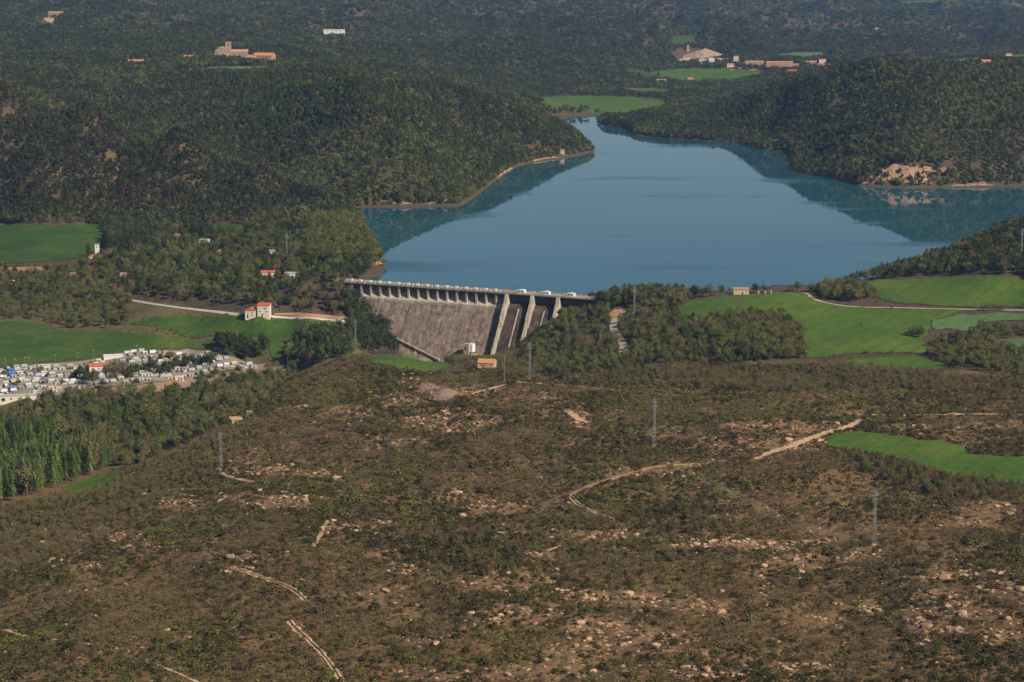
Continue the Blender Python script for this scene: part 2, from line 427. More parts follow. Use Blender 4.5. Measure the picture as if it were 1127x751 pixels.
class MB:
    """collects shapes for one mesh"""
    def __init__(s): s.v = []; s.f = []
    def add(s, vs, fs):
        b = len(s.v); s.v += [tuple(v) for v in vs]; s.f += [tuple(i + b for i in f) for f in fs]; return s
    def box(s, x0, x1, y0, y1, z0, z1):
        return s.add([(x0, y0, z0), (x1, y0, z0), (x1, y1, z0), (x0, y1, z0), (x0, y0, z1), (x1, y0, z1), (x1, y1, z1), (x0, y1, z1)],
                     [(0, 3, 2, 1), (4, 5, 6, 7), (0, 1, 5, 4), (1, 2, 6, 5), (2, 3, 7, 6), (3, 0, 4, 7)])
    def prism(s, prof, u0, u1, axis='x'):
        """profile of (a, z) pairs swept along the other horizontal axis"""
        n = len(prof)
        if axis == 'x':
            vs = [(u0, a, z) for a, z in prof] + [(u1, a, z) for a, z in prof]
        else:
            vs = [(a, u0, z) for a, z in prof] + [(a, u1, z) for a, z in prof]
        fs = [tuple(range(n)), tuple(range(2 * n - 1, n - 1, -1))] + [(i, n + i, n + (i + 1) % n, (i + 1) % n) for i in range(n)]
        return s.add(vs, fs)
    def bar(s, p, q, r):
        p = Vector(p); q = Vector(q); d = (q - p).normalized()
        a = d.orthogonal().normalized() * r; b = d.cross(a)
        vs = [p + a, p + b, p - a, p - b, q + a, q + b, q - a, q - b]
        return s.add(vs, [(0, 1, 5, 4), (1, 2, 6, 5), (2, 3, 7, 6), (3, 0, 4, 7), (0, 3, 2, 1), (4, 5, 6, 7)])
    def mesh(s, name, mat):
        me = mesh_from(name, s.v, s.f, [mat])
        bm = bmesh.new(); bm.from_mesh(me); bmesh.ops.recalc_face_normals(bm, faces=bm.faces); bm.to_mesh(me); bm.free()
        return me
    def build(s, name, mat, parent=None, loc=None, rz=0.0):
        return obj(name, s.mesh(name, mat), parent, loc, rz)

# ------------------------------------------------------------------ materials
def new_mat(name):
    m = bpy.data.materials.new(name); m.use_nodes = True
    nt = m.node_tree; b = nt.nodes['Principled BSDF']
    b.inputs['Roughness'].default_value = 0.9
    b.inputs['Specular IOR Level'].default_value = 0.15
    return m, nt, b

def N(nt, t, **kw):
    n = nt.nodes.new(t)
    for k, v in kw.items():
        setattr(n, k, v)
    return n

def ramp(nt, stops):
    r = N(nt, 'ShaderNodeValToRGB')
    e = r.color_ramp.elements
    while len(e) < len(stops): e.new(0.5)
    for el, (p, c) in zip(e, stops):
        el.position = p; el.color = (*c, 1)
    return r

def noise(nt, scale, detail=4, rough=0.6, coord=None, vec_scale=None):
    n = N(nt, 'ShaderNodeTexNoise')
    n.inputs['Scale'].default_value = scale; n.inputs['Detail'].default_value = detail; n.inputs['Roughness'].default_value = rough
    if coord is not None:
        if vec_scale:
            mp = N(nt, 'ShaderNodeMapping'); mp.inputs['Scale'].default_value = vec_scale
            nt.links.new(coord, mp.inputs[0]); coord = mp.outputs[0]
        nt.links.new(coord, n.inputs['Vector'])
    return n

def mix(nt, fac, a, b, blend='MIX'):
    m = N(nt, 'ShaderNodeMix', data_type='RGBA', blend_type=blend)
    for s, v in ((0, fac), (6, a), (7, b)):
        if hasattr(v, 'is_output'): nt.links.new(v, m.inputs[s])
        elif isinstance(v, (int, float)): m.inputs[s].default_value = v
        else: m.inputs[s].default_value = (*v, 1)
    return m.outputs[2]

def pos(nt):
    return N(nt, 'ShaderNodeNewGeometry').outputs['Position']

def simple(name, cols, scale=0.5, rough=0.9, vec=None, bump=0.0, rand=0.0, spec=0.15):
    """two or three tone noise material; rand = brightness change from object to object"""
    m, nt, b = new_mat(name)
    b.inputs['Roughness'].default_value = rough; b.inputs['Specular IOR Level'].default_value = spec
    n = noise(nt, scale, 5, 0.65, pos(nt), vec)
    k = len(cols)
    st = [(0.3 + 0.4 * i / max(1, k - 1), c) for i, c in enumerate(cols)]
    r = ramp(nt, st); nt.links.new(n.outputs[0], r.inputs[0])
    c = r.outputs[0]
    if rand:
        oi = N(nt, 'ShaderNodeObjectInfo')
        mr = N(nt, 'ShaderNodeMapRange'); mr.inputs[3].default_value = 1 - rand; mr.inputs[4].default_value = 1 + rand
        nt.links.new(oi.outputs['Random'], mr.inputs[0])
        cc = N(nt, 'ShaderNodeCombineColor')
        for i in range(3): nt.links.new(mr.outputs[0], cc.inputs[i])
        c = mix(nt, 1.0, c, cc.outputs[0], 'MULTIPLY')
    nt.links.new(c, b.inputs['Base Color'])
    if bump:
        bp = N(nt, 'ShaderNodeBump'); bp.inputs['Strength'].default_value = 1.0; bp.inputs['Distance'].default_value = bump
        nt.links.new(n.outputs[0], bp.inputs['Height']); nt.links.new(bp.outputs[0], b.inputs['Normal'])
    return m

def leaf_mat(name, cols, trans=0.0):
    """foliage: tone changes from plant to plant and from leaf clump to leaf clump"""
    m, nt, b = new_mat(name)
    b.inputs['Roughness'].default_value = 0.75; b.inputs['Specular IOR Level'].default_value = 0.1
    oi = N(nt, 'ShaderNodeObjectInfo')
    big = noise(nt, 0.008, 3, 0.6, pos(nt))
    ad = N(nt, 'ShaderNodeMath', operation='MULTIPLY_ADD'); nt.links.new(big.outputs[0], ad.inputs[0]); ad.inputs[1].default_value = 1.6; ad.inputs[2].default_value = -0.8
    a2 = N(nt, 'ShaderNodeMath', operation='ADD'); nt.links.new(ad.outputs[0], a2.inputs[0]); nt.links.new(oi.outputs['Random'], a2.inputs[1])
    r = ramp(nt, [(i / (len(cols) - 1), c) for i, c in enumerate(cols)])
    nt.links.new(a2.outputs[0], r.inputs[0])
    g = N(nt, 'ShaderNodeNewGeometry')
    mr = N(nt, 'ShaderNodeMapRange'); mr.inputs[3].default_value = 0.7; mr.inputs[4].default_value = 1.3
    nt.links.new(g.outputs['Random Per Island'], mr.inputs[0])
    cc = N(nt, 'ShaderNodeCombineColor')
    for i in range(3): nt.links.new(mr.outputs[0], cc.inputs[i])
    c = mix(nt, 1.0, r.outputs[0], cc.outputs[0], 'MULTIPLY')
    nt.links.new(c, b.inputs['Base Color'])
    return m

M = {}
M['pine'] = leaf_mat('pine_needles', [(0.024, 0.030, 0.012), (0.032, 0.040, 0.014), (0.042, 0.052, 0.018), (0.066, 0.072, 0.024)])
M['old_pine'] = leaf_mat('old_pine_needles', [(0.022, 0.022, 0.010), (0.028, 0.029, 0.012), (0.038, 0.037, 0.015), (0.060, 0.050, 0.024)])  # browner stand; cloud shade on the left hill put into the needles
M['oak'] = leaf_mat('broad_leaves', [(0.052, 0.062, 0.016), (0.080, 0.092, 0.022), (0.11, 0.12, 0.03), (0.13, 0.115, 0.04)])
M['poplar'] = leaf_mat('poplar_leaves', [(0.050, 0.075, 0.016), (0.075, 0.108, 0.022), (0.12, 0.145, 0.035)])
M['bare'] = leaf_mat('bare_twigs', [(0.13, 0.094, 0.050), (0.155, 0.118, 0.056), (0.16, 0.134, 0.055)])
M['cypress'] = leaf_mat('cypress_scales', [(0.018, 0.028, 0.012), (0.026, 0.040, 0.016)])
M['bark'] = simple('bark', [(0.07, 0.05, 0.035), (0.13, 0.10, 0.075)], 3.0)
M['sh_dark'] = leaf_mat('kermes_leaves', [(0.034, 0.030, 0.010), (0.052, 0.044, 0.014), (0.075, 0.060, 0.019)])
M['sh_sage'] = leaf_mat('sage_leaves', [(0.092, 0.068, 0.027), (0.12, 0.088, 0.033), (0.14, 0.105, 0.038)])
M['sh_brown'] = leaf_mat('dry_twigs', [(0.13, 0.084, 0.044), (0.16, 0.108, 0.053), (0.18, 0.128, 0.06)])
M['sh_green'] = leaf_mat('fresh_leaves', [(0.075, 0.080, 0.016), (0.10, 0.105, 0.02), (0.13, 0.135, 0.026)])
M['rock'] = simple('pink_sandstone', [(0.21, 0.125, 0.08), (0.34, 0.215, 0.135), (0.45, 0.305, 0.20)], 0.9, bump=0.12, rand=0.25)
M['rock_grey'] = simple('grey_rubble', [(0.11, 0.075, 0.055), (0.17, 0.12, 0.09), (0.26, 0.19, 0.145)], 0.8, bump=0.4, rand=0.2)
M['cliff'] = simple('cliff_sandstone', [(0.13, 0.075, 0.048), (0.30, 0.185, 0.115), (0.42, 0.28, 0.185)], 0.16, vec=(1, 1, 4), bump=0.6)
M['concrete_road'] = simple('pale_concrete', [(0.36, 0.33, 0.28), (0.46, 0.43, 0.37)], 0.3)
M['gravel_road'] = simple('gravel', [(0.30, 0.24, 0.19), (0.42, 0.35, 0.28)], 0.35)
M['dirt_track'] = simple('orange_dirt', [(0.32, 0.19, 0.105), (0.46, 0.30, 0.185), (0.38, 0.25, 0.155)], 0.25)
M['earth_bank'] = simple('earth_bank', [(0.20, 0.13, 0.08), (0.32, 0.21, 0.13)], 0.12)
M['orange_earth'] = simple('orange_earth', [(0.24, 0.12, 0.06), (0.36, 0.20, 0.10), (0.28, 0.17, 0.10)], 0.4)
M['camp_ground'] = simple('camp_gravel', [(0.17, 0.14, 0.11), (0.27, 0.23, 0.18)], 0.2)

def field_mat(name, a, b_, c, stripe=0.0):
    m, nt, b = new_mat(name)
    p = pos(nt)
    n1 = noise(nt, 0.014, 6, 0.72, p); n2 = noise(nt, 0.30, 5, 0.75, p, (1, 0.35, 1))
    r = ramp(nt, [(0.36, a), (0.5, b_), (0.62, c)])
    nt.links.new(n1.outputs[0], r.inputs[0])
    r2 = ramp(nt, [(0.3, (0.72, 0.72, 0.72)), (0.7, (1.22, 1.2, 1.15))]); nt.links.new(n2.outputs[0], r2.inputs[0])
    col = mix(nt, 1.0, r.outputs[0], r2.outputs[0], 'MULTIPLY')
    wv = N(nt, 'ShaderNodeTexWave'); wv.inputs['Scale'].default_value = 0.022; wv.inputs['Distortion'].default_value = 1.5; wv.inputs['Detail'].default_value = 2
    wv.inputs['Detail Scale'].default_value = 0.4
    mp = N(nt, 'ShaderNodeMapping'); mp.inputs['Rotation'].default_value = (0, 0, 0.5); nt.links.new(p, mp.inputs[0]); nt.links.new(mp.outputs[0], wv.inputs['Vector'])
    r3 = ramp(nt, [(0.03, (0.80, 0.84, 0.85)), (0.09, (1.0, 1.0, 1.0))]); nt.links.new(wv.outputs[0], r3.inputs[0])
    col = mix(nt, 1.0, col, r3.outputs[0], 'MULTIPLY')
    nt.links.new(col, b.inputs['Base Color'])
    b.inputs['Roughness'].default_value = 0.8
    return m
M['field_deep'] = field_mat('young_wheat_deep', (0.027, 0.058, 0.010), (0.040, 0.078, 0.012), (0.066, 0.094, 0.016))
M['field_fresh'] = field_mat('young_wheat_fresh', (0.048, 0.092, 0.010), (0.064, 0.114, 0.012), (0.092, 0.132, 0.016))
M['field_pale'] = field_mat('young_barley', (0.075, 0.135, 0.045), (0.085, 0.150, 0.050), (0.10, 0.16, 0.055))
M['field_dry'] = field_mat('dry_meadow', (0.15, 0.15, 0.07), (0.19, 0.18, 0.085), (0.22, 0.20, 0.11))

# ground: bare soil, dry grass and leaf litter; the mask tells scrub from wood and meadow
def terrain_mat():
    m, nt, b = new_mat('terrain_soil')
    p = pos(nt)
    at = N(nt, 'ShaderNodeAttribute', attribute_name='cover')
    sp = N(nt, 'ShaderNodeSeparateColor'); nt.links.new(at.outputs['Color'], sp.inputs[0])
    n1 = noise(nt, 0.02, 5, 0.6, p); n2 = noise(nt, 0.35, 5, 0.7, p); n3 = noise(nt, 0.7, 4, 0.75, p, (0.6, 1, 1))
    soil = ramp(nt, [(0.3, (0.125, 0.070, 0.034)), (0.5, (0.165, 0.098, 0.047)), (0.66, (0.14, 0.096, 0.040))]); nt.links.new(n1.outputs[0], soil.inputs[0])
    grain = ramp(nt, [(0.32, (0.45, 0.45, 0.42)), (0.68, (1.4, 1.4, 1.4))]); nt.links.new(n2.outputs[0], grain.inputs[0])
    c = mix(nt, 1.0, soil.outputs[0], grain.outputs[0], 'MULTIPLY')
    st = ramp(nt, [(0.60, (0, 0, 0)), (0.68, (1, 1, 1))]); nt.links.new(n3.outputs[0], st.inputs[0])
    stm = N(nt, 'ShaderNodeMath', operation='MULTIPLY'); nt.links.new(st.outputs[0], stm.inputs[0]); nt.links.new(sp.outputs[0], stm.inputs[1])
    c = mix(nt, stm.outputs[0], c, (0.30, 0.205, 0.14))          # scattered stones
    fl = ramp(nt, [(0.35, (0.045, 0.036, 0.022)), (0.65, (0.085, 0.065, 0.042))]); nt.links.new(n2.outputs[0], fl.inputs[0])
    c = mix(nt, at.outputs['Alpha'], c, mix(nt, n3.outputs[0], (0.16, 0.092, 0.05), (0.36, 0.215, 0.13)))   # bare ochre earth
    c = mix(nt, sp.outputs[1], c, fl.outputs[0])                 # forest litter
    gr = ramp(nt, [(0.35, (0.055, 0.075, 0.022)), (0.65, (0.10, 0.10, 0.045))]); nt.links.new(n1.outputs[0], gr.inputs[0])
    c = mix(nt, sp.outputs[2], c, gr.outputs[0])                 # grass
    nt.links.new(c, b.inputs['Base Color'])
    bp = N(nt, 'ShaderNodeBump'); bp.inputs['Distance'].default_value = 0.5; bp.inputs['Strength'].default_value = 0.8
    nt.links.new(n2.outputs[0], bp.inputs['Height']); nt.links.new(bp.outputs[0], b.inputs['Normal'])
    b.inputs['Roughness'].default_value = 0.95
    return m
M['terrain'] = terrain_mat()

def water_mat():
    m, nt, b = new_mat('lake_water')
    p = pos(nt)
    n0 = noise(nt, 0.0035, 3, 0.55, p, (0.7, 1.6, 1))
    col = ramp(nt, [(0.35, (0.008, 0.062, 0.092)), (0.65, (0.014, 0.082, 0.112))]); nt.links.new(n0.outputs[0], col.inputs[0])
    nt.links.new(col.outputs[0], b.inputs['Base Color'])
    b.inputs['IOR'].default_value = 1.33; b.inputs['Specular IOR Level'].default_value = 0.5
    n1 = noise(nt, 0.35, 3, 0.6, p, (0.5, 1, 1))
    bp = N(nt, 'ShaderNodeBump'); bp.inputs['Distance'].default_value = 0.11
    nw = noise(nt, 0.0045, 4, 0.55, p, (0.6, 1.7, 1))
    rw = ramp(nt, [(0.53, (0.035,) * 3), (0.63, (0.55,) * 3)]); nt.links.new(nw.outputs[0], rw.inputs[0]); nt.links.new(rw.outputs[0], bp.inputs['Strength'])
    rr = ramp(nt, [(0.55, (0.015,) * 3), (0.68, (0.20,) * 3)]); nt.links.new(nw.outputs[0], rr.inputs[0]); nt.links.new(rr.outputs[0], b.inputs['Roughness'])
    nt.links.new(n1.outputs[0], bp.inputs['Height']); nt.links.new(bp.outputs[0], b.inputs['Normal'])
    return m
M['water'] = water_mat()

# ------------------------------------------------------------------ terrain mesh
GPX, GPY = project(GX, GY, GZ)
scr = in_poly(GPX, GPY, SCRUB_PX)
verts = np.stack([GX, GY, GZ], -1).reshape(-1, 3)
ii = np.arange(NR * NC).reshape(NR, NC)
quads = np.stack([ii[:-1, :-1], ii[:-1, 1:], ii[1:, 1:], ii[1:, :-1]], -1).reshape(-1, 4)
me = bpy.data.meshes.new('terrain')
me.vertices.add(len(verts)); me.vertices.foreach_set('co', verts.ravel().astype(np.float32))
me.loops.add(quads.size); me.loops.foreach_set('vertex_index', quads.ravel().astype(np.int32))
me.polygons.add(len(quads)); me.polygons.foreach_set('loop_start', np.arange(0, quads.size, 4, dtype=np.int32))
me.polygons.foreach_set('use_smooth', np.ones(len(quads), bool))
me.update(calc_edges=True)
me.materials.append(M['terrain'])
CLEAR = [(735, 507), (800, 540), (860, 570), (948, 600)]        # grassy strip under the power line
clr = np.maximum(0, 1 - seg_dist(GPX, GPY, CLEAR) / 8.0) * sstep(.35, .6, fbm(GX / 9, GY / 12, 3, 17)) * .8
meadow = np.zeros(GX.shape)
meadow = np.maximum(meadow, np.where(in_poly(GPX, GPY, [(-200, 345), (60, 330), (140, 328), (270, 348), (400, 352), (400, 395), (330, 400), (200, 440), (-200, 470)]), 0.55, 0))
cov = np.zeros((NR * NC, 4), np.float32)
cov[:, 0] = np.where(scr, 1, 0.25).ravel()
forest_mask = (~scr) & (GY > 1500)
pink = sstep(.52, .64, fbm(GX / 30, GY / 24, 3, 203)) * ((GY > 2400) & (GY < 3000) & (GPX < 330)) * .8
cov[:, 0] = np.maximum(cov[:, 0], pink.ravel())
cov[:, 1] = np.where(forest_mask, 0.85 * (1 - np.minimum(1, meadow * 1.5)) * (1 - .8 * pink), 0).ravel()
cov[:, 2] = np.maximum(meadow, np.clip(clr, 0, 1) * 0.8).ravel()
och = np.zeros(GX.shape)
for a, b, w_, h_, n_ in OUT:
    och = np.maximum(och, sstep(1.3, .3, ((GPX - a) / (w_ * 1.2)) ** 2 + ((GPY - b) / (h_ * 1.3)) ** 2))
cov[:, 3] = (och * sstep(.42, .62, fbm(GX / 5, GY / 4, 3, 301)) * .38).ravel()
ca = me.color_attributes.new('cover', 'FLOAT_COLOR', 'POINT')
ca.data.foreach_set('color', cov.ravel())
terrain = tag(obj('terrain', me), 'brown scrub slope and wooded hills around the reservoir', kind='structure')

# lake surface
def offset_poly(poly, d):
    n = len(poly); out = []
    area = sum(poly[i][0] * poly[(i + 1) % n][1] - poly[(i + 1) % n][0] * poly[i][1] for i in range(n))
    s = 1 if area > 0 else -1
    for i in range(n):
        a = Vector(poly[i - 1]); b = Vector(poly[i]); c = Vector(poly[(i + 1) % n])
        e1 = (b - a).normalized(); e2 = (c - b).normalized()
        nn = (Vector((e1.y, -e1.x)) + Vector((e2.y, -e2.x))) * s
        if nn.length < 0.2: nn = Vector((e2.y, -e2.x)) * s
        out.append(tuple(b + nn.normalized() * d))
    return out
wp = offset_poly(LAKE[:-2], 5.0)
wp = wp[:-1] + [dam_xy(DL + 9, -3.5), dam_xy(-6, -3.5)]
def fill_poly(name, poly, zf, step=None, mats=None):
    pts = [Vector(p) for p in poly]
    edges = [(i, (i + 1) % len(pts)) for i in range(len(pts))]
    if step:
        P_ = np.array(poly)
        xs = np.arange(P_[:, 0].min(), P_[:, 0].max(), step); ys = np.arange(P_[:, 1].min(), P_[:, 1].max(), step)
        gx, gy = np.meshgrid(xs, ys); gx = gx.ravel(); gy = gy.ravel()
        k = in_poly(gx, gy, poly) & (seg_dist(gx, gy, poly, True) > step * 0.4)
        pts += [Vector((float(a), float(b))) for a, b in zip(gx[k], gy[k])]
    v, e, f, *_ = delaunay_2d_cdt(pts, edges, [], 1, 1e-4)
    v = np.array([(q.x, q.y) for q in v])
    z = zf(v[:, 0], v[:, 1])
    return mesh_from(name, np.column_stack([v, z]), [tuple(q) for q in f], mats, True)
lake = obj('lake', fill_poly('lake', wp, lambda x, y: np.zeros_like(x), None, [M['water']]))
tag(lake, 'still blue reservoir water behind the dam', kind='structure')

# ------------------------------------------------------------------ fields, camp ground, roads
def densify(line, step=6.0, closed=False):
    out = []
    n = len(line)
    for i in range(n if closed else n - 1):
        a = np.array(line[i]); b = np.array(line[(i + 1) % n])
        k = max(1, int(np.hypot(*(b - a)) / step))
        out += [tuple(a + (b - a) * t / k) for t in range(k)]
    if not closed: out.append(tuple(line[-1]))
    return out

def smooth_line(line, it=2, closed=False):
    for _ in range(it):
        out = []
        n = len(line)
        if not closed: out.append(line[0])
        for i in range(n if closed else n - 1):
            a = np.array(line[i]); b = np.array(line[(i + 1) % n])
            out += [tuple(a * .75 + b * .25), tuple(a * .25 + b * .75)]
        if not closed: out.append(line[-1])
        line = out
    return line

FIELD_INFO = {
 'upper_left': ('field_deep', 'dark green field at the foot of the left wooded hill'),
 'strip_left': ('field_deep', 'thin green field strip behind the tall pines on the left'),
 'main_left': ('field_deep', 'large dark green field above the caravan park'),
 'middle_left': ('field_deep', 'green field below the pale tower house'),
 'by_dam': ('field_fresh', 'small bright green field below the dam'),
 'valley_corner': ('field_fresh', 'small green meadow beside the poplars in the valley'),
 'lakeside': ('field_fresh', 'broad bright green field beside the beige hut near the lake'),
 'pale_right': ('field_pale', 'pale green field right of the round bush'),
 'pale_corner': ('field_pale', 'small pale green field behind the hedge on the right edge'),
 'upper_right': ('field_fresh', 'bright green field under the wooded rise on the right'),
 'lower_strip': ('field_fresh', 'narrow green strip at the top of the brown scrub'),
 'scrub_right': ('field_fresh', 'bright green field amid the scrub on the right edge'),
 'lake_head': ('field_fresh', 'green field at the far end of the lake'),
 'far_valley': ('field_fresh', 'green field below the far brickworks'),
 'far_valley_lower': ('field_deep', 'small green field left of the far valley field'),
 'far_slope': ('field_pale', 'pale green field above the far brick town'),
 'right_far': ('field_fresh', 'far green strip behind the right wooded hill'),
 'lake_head_second': ('field_fresh', 'small second field behind the lake head'),
 'far_left_top': ('field_fresh', 'far green field near the top edge'),
 'quarry_meadow': ('field_deep', 'green meadow behind the brickworks'),
 'hamlet_meadow': ('field_pale', 'pale meadow below the stone hamlet'),
 'far_top': ('field_fresh', 'far green field at the top right edge'),
}
FIELD_XY = {}
for key, poly in FIELDS.items():
    poly = densify(poly, 10.0, True)
    x, y, z = hit([p[0] for p in poly], [p[1] for p in poly])
    w_ = smooth_line(list(zip(x.tolist(), y.tolist())), 1, True)
    w_ = densify(w_, max(4.0, float(np.mean(y)) * .003), True)
    w_ = [(a + float(vnoise(np.array([a / 9.]), np.array([b / 9.]), 4)[0] - .5) * b * .0035, b + float(vnoise(np.array([a / 9.]), np.array([b / 9.]), 8)[0] - .5) * b * .0055) for a, b in w_]
    FIELD_XY[key] = w_
    dist = float(np.mean(y))
    st = max(5.0, dist * 0.004)
    lift = 0.25 + 0.00012 * dist
    me = fill_poly('green_field', densify(w_, st, True), lambda a, b: ground(a, b) + lift, st, [M[FIELD_INFO[key][0]]])
    tag(obj('green_field', me), FIELD_INFO[key][1], kind='structure')
x, y, z = hit([p[0] for p in CAMP_PX], [p[1] for p in CAMP_PX])
CAMP_XY = list(zip(x.tolist(), y.tolist()))
tag(obj('camp_ground', fill_poly('camp_ground', densify(CAMP_XY, 6, True), lambda a, b: ground(a, b) + 0.3, 6, [M['camp_ground']])), 'trodden gravel ground of the caravan park', kind='structure')
BANKS = [([(150, 425), (200, 418), (250, 411), (288, 405), (312, 404), (318, 409), (290, 414), (250, 420), (200, 428), (170, 433), (150, 432)], 'earth_bank', 'bare earth bank below the caravan park'),
         ([(104, 429), (150, 424), (152, 432), (125, 436), (104, 435)], 'earth_bank', 'earth bank below the front caravans'),
         ([(0, 295), (46, 294), (48, 299), (20, 301), (-60, 302), (-60, 296)], 'orange_earth', 'bare orange earth patch beside the left field'),
         ([(302, 345.5), (330, 344.5), (378, 349), (380, 352), (340, 349), (302, 347)], 'orange_earth', 'orange cut bank beside the concrete road'),
         ([(668, 348), (676, 341), (686, 341), (682, 347), (672, 353)], 'orange_earth', 'orange cut bank above the winding gravel road'),
         ([(404, 290), (424, 287), (426, 291), (408, 293)], 'orange_earth', 'small sandy beach by the left end of the dam')]
BANK_XY = []
for poly, mt, lab in BANKS:
    poly = densify(poly, 5.0, True)
    x, y, z = hit([p[0] for p in poly], [p[1] for p in poly])
    w_ = list(zip(x.tolist(), y.tolist())); BANK_XY.append(w_)
    tag(obj('earth_bank', fill_poly('earth_bank', densify(w_, 4, True), lambda a, b: ground(a, b) + 0.35, 4, [M[mt]])), lab, kind='structure')
TRACK_XY = []
TRACK_LABEL = ['pale concrete road left of the tower house', 'pale concrete road right of the tower house', 'pale road across the left edge', 'winding gravel road right of the dam', 'gravel road between the bright green fields',
               'broad orange dirt track beside the scrub field', 'thin dirt track winding through the middle of the scrub', 'thin dirt track on the right edge', 'two-rut dirt track at the bottom of the slope', 'dirt track in the lower left scrub', 'short dirt track above the lower left track',
               'faint path on the far left of the slope', 'short path at the bottom left', 'light path below the small orange-roofed house', 'short path beside the left pylon', 'short path in the middle scrub', 'small path at the valley edge', 'gravel road below the dam-side pines', 'pale path beside the rubble mound', 'orange washed-out gully below the middle pylon']
def two_rut(w_):
    return [(-0.5, -0.16), (0.16, 0.5)]
for (line, wd, mt), lab in zip(TRACKS, TRACK_LABEL):
    line = densify(smooth_line(line, 2), 6.0)
    x, y, z = hit([p[0] for p in line], [p[1] for p in line])
    w_ = densify(smooth_line(list(zip(x.tolist(), y.tolist())), 2), 2.5)
    TRACK_XY.append((w_, wd))
    P_ = np.array(w_); T_ = np.gradient(P_, axis=0); T_ /= np.hypot(T_[:, 0], T_[:, 1])[:, None] + 1e-9
    Nn = np.column_stack([T_[:, 1], -T_[:, 0]])
    jit = 1 + (fbm(np.arange(len(P_)) / 3.0, np.zeros(len(P_)) + len(TRACK_XY), 3, 5) - 0.5) * (1.1 if mt == 'dirt_track' else 0.15)
    if mt == 'dirt_track':
        en = np.minimum(np.arange(len(P_)), np.arange(len(P_))[::-1]); jit = jit * np.clip(.15 + en / 8.0, 0, 1)
    vs = []; fs = []
    strips = two_rut(0) if (mt == 'dirt_track' and wd in (3.2, 2.6)) else [(-0.5, 0.5)]
    for a, b in strips:
        base = len(vs)
        for i in range(len(P_)):
            for k, t in enumerate(np.linspace(a, b, 4)):
                q = P_[i] + Nn[i] * t * wd * jit[i]
                vs.append((q[0], q[1], float(ground(q[0], q[1])) + 0.28))
        for i in range(len(P_) - 1):
            for k in range(3):
                s = base + i * 4 + k
                fs.append((s, s + 1, s + 5, s + 4))
    tag(obj(mt, mesh_from(mt, vs, fs, [M[mt]], True)), lab, kind='structure')


# ------------------------------------------------------------------ the dam
def conc_mat(name, cols, streak, joint=True):
    m, nt, b = new_mat(name)
    p = pos(nt)
    n1 = noise(nt, 0.12, 5, 0.65, p); n2 = noise(nt, 0.35, 4, 0.7, p, (1.0, 1.0, 0.12)); n3 = noise(nt, 0.05, 3, 0.6, p)
    r = ramp(nt, [(0.3, cols[0]), (0.55, cols[1]), (0.72, cols[2])]); nt.links.new(n1.outputs[0], r.inputs[0])
    r2 = ramp(nt, [(0.35, (streak * .85,) * 3), (0.65, (1.15, 1.15, 1.15))]); nt.links.new(n2.outputs[0], r2.inputs[0])
    c = mix(nt, 1.0, r.outputs[0], r2.outputs[0], 'MULTIPLY')
    n4 = noise(nt, 0.22, 4, 0.6, p, (0.8, 0.8, 0.5))
    r4 = ramp(nt, [(0.66, (0, 0, 0)), (0.72, (1, 1, 1))]); nt.links.new(n4.outputs[0], r4.inputs[0])
    mm = N(nt, 'ShaderNodeMath', operation='MULTIPLY'); nt.links.new(r4.outputs[0], mm.inputs[0]); mm.inputs[1].default_value = 0.5 if joint else 0.15
    c = mix(nt, mm.outputs[0], c, (0.42, 0.36, 0.29))             # lime runs
    nt.links.new(c, b.inputs['Base Color'])
    bp = N(nt, 'ShaderNodeBump'); bp.inputs['Distance'].default_value = 0.25; nt.links.new(n2.outputs[0], bp.inputs['Height']); nt.links.new(bp.outputs[0], b.inputs['Normal'])
    return m
M['dam_face'] = conc_mat('weathered_dam_concrete', [(0.175, 0.125, 0.098), (0.255, 0.19, 0.15), (0.36, 0.275, 0.22)], 0.5)
M['dam_pale'] = conc_mat('pale_dam_concrete', [(0.36, 0.30, 0.23), (0.43, 0.365, 0.29), (0.50, 0.43, 0.35)], 0.75, False)
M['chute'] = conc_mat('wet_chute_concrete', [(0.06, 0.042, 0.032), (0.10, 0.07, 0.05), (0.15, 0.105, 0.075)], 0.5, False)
M['white'] = simple('white_paint', [(0.66, 0.64, 0.60), (0.78, 0.77, 0.74)], 0.8, rough=0.6)
M['steel'] = simple('galvanised_steel', [(0.17, 0.19, 0.21), (0.24, 0.26, 0.28)], 2.0, rough=0.55, spec=0.4)
M['dark_steel'] = simple('dark_steel', [(0.05, 0.055, 0.06), (0.08, 0.085, 0.09)], 1.0, rough=0.6)
M['glass'] = simple('window_glass', [(0.02, 0.025, 0.03), (0.04, 0.045, 0.05)], 1.0, rough=0.15, spec=0.5)

dam = empty('dam', (DA.x, DA.y, 0), math.atan2(DU.y, DU.x))
tag(dam, 'concrete gravity dam with arcaded crest and gated spillway holding the lake', 'dam')
# local frame: x along the crest, -y downstream
S0 = 160.0
NB = 17
BW = S0 / NB
SL = 0.70
def prof(n_): return [(-a, z) for a, z in n_]
for k in range(NB):
    u0, u1 = k * BW, (k + 1) * BW
    for j in range(3):
        v0 = u0 + BW * j / 3; v1 = u0 + BW * (j + 1) / 3; dz = random.uniform(-.45, .45)
        MB().prism(prof([(-4.5, 3.15), (-2.0, 3.15), (-2.0, -2.4), (5.0, -8.6), (5.2, -11.0), (5.6 + dz, -11.4), (5.6 + SL * 54 + dz, -65.4), (-4.5, -65)]), v0 + (.12 if j == 0 else .03), v1 - (.12 if j == 2 else .03)).build('face_block', M['dam_face'], dam)
    MB().prism(prof([(-1.9, -2.38), (5.05, -8.5), (5.32, -10.9), (5.1, -11.1), (-1.9, -3.2)]), u0 + .3, u1 - .3).build('bay_sill', M['dam_pale'], dam)
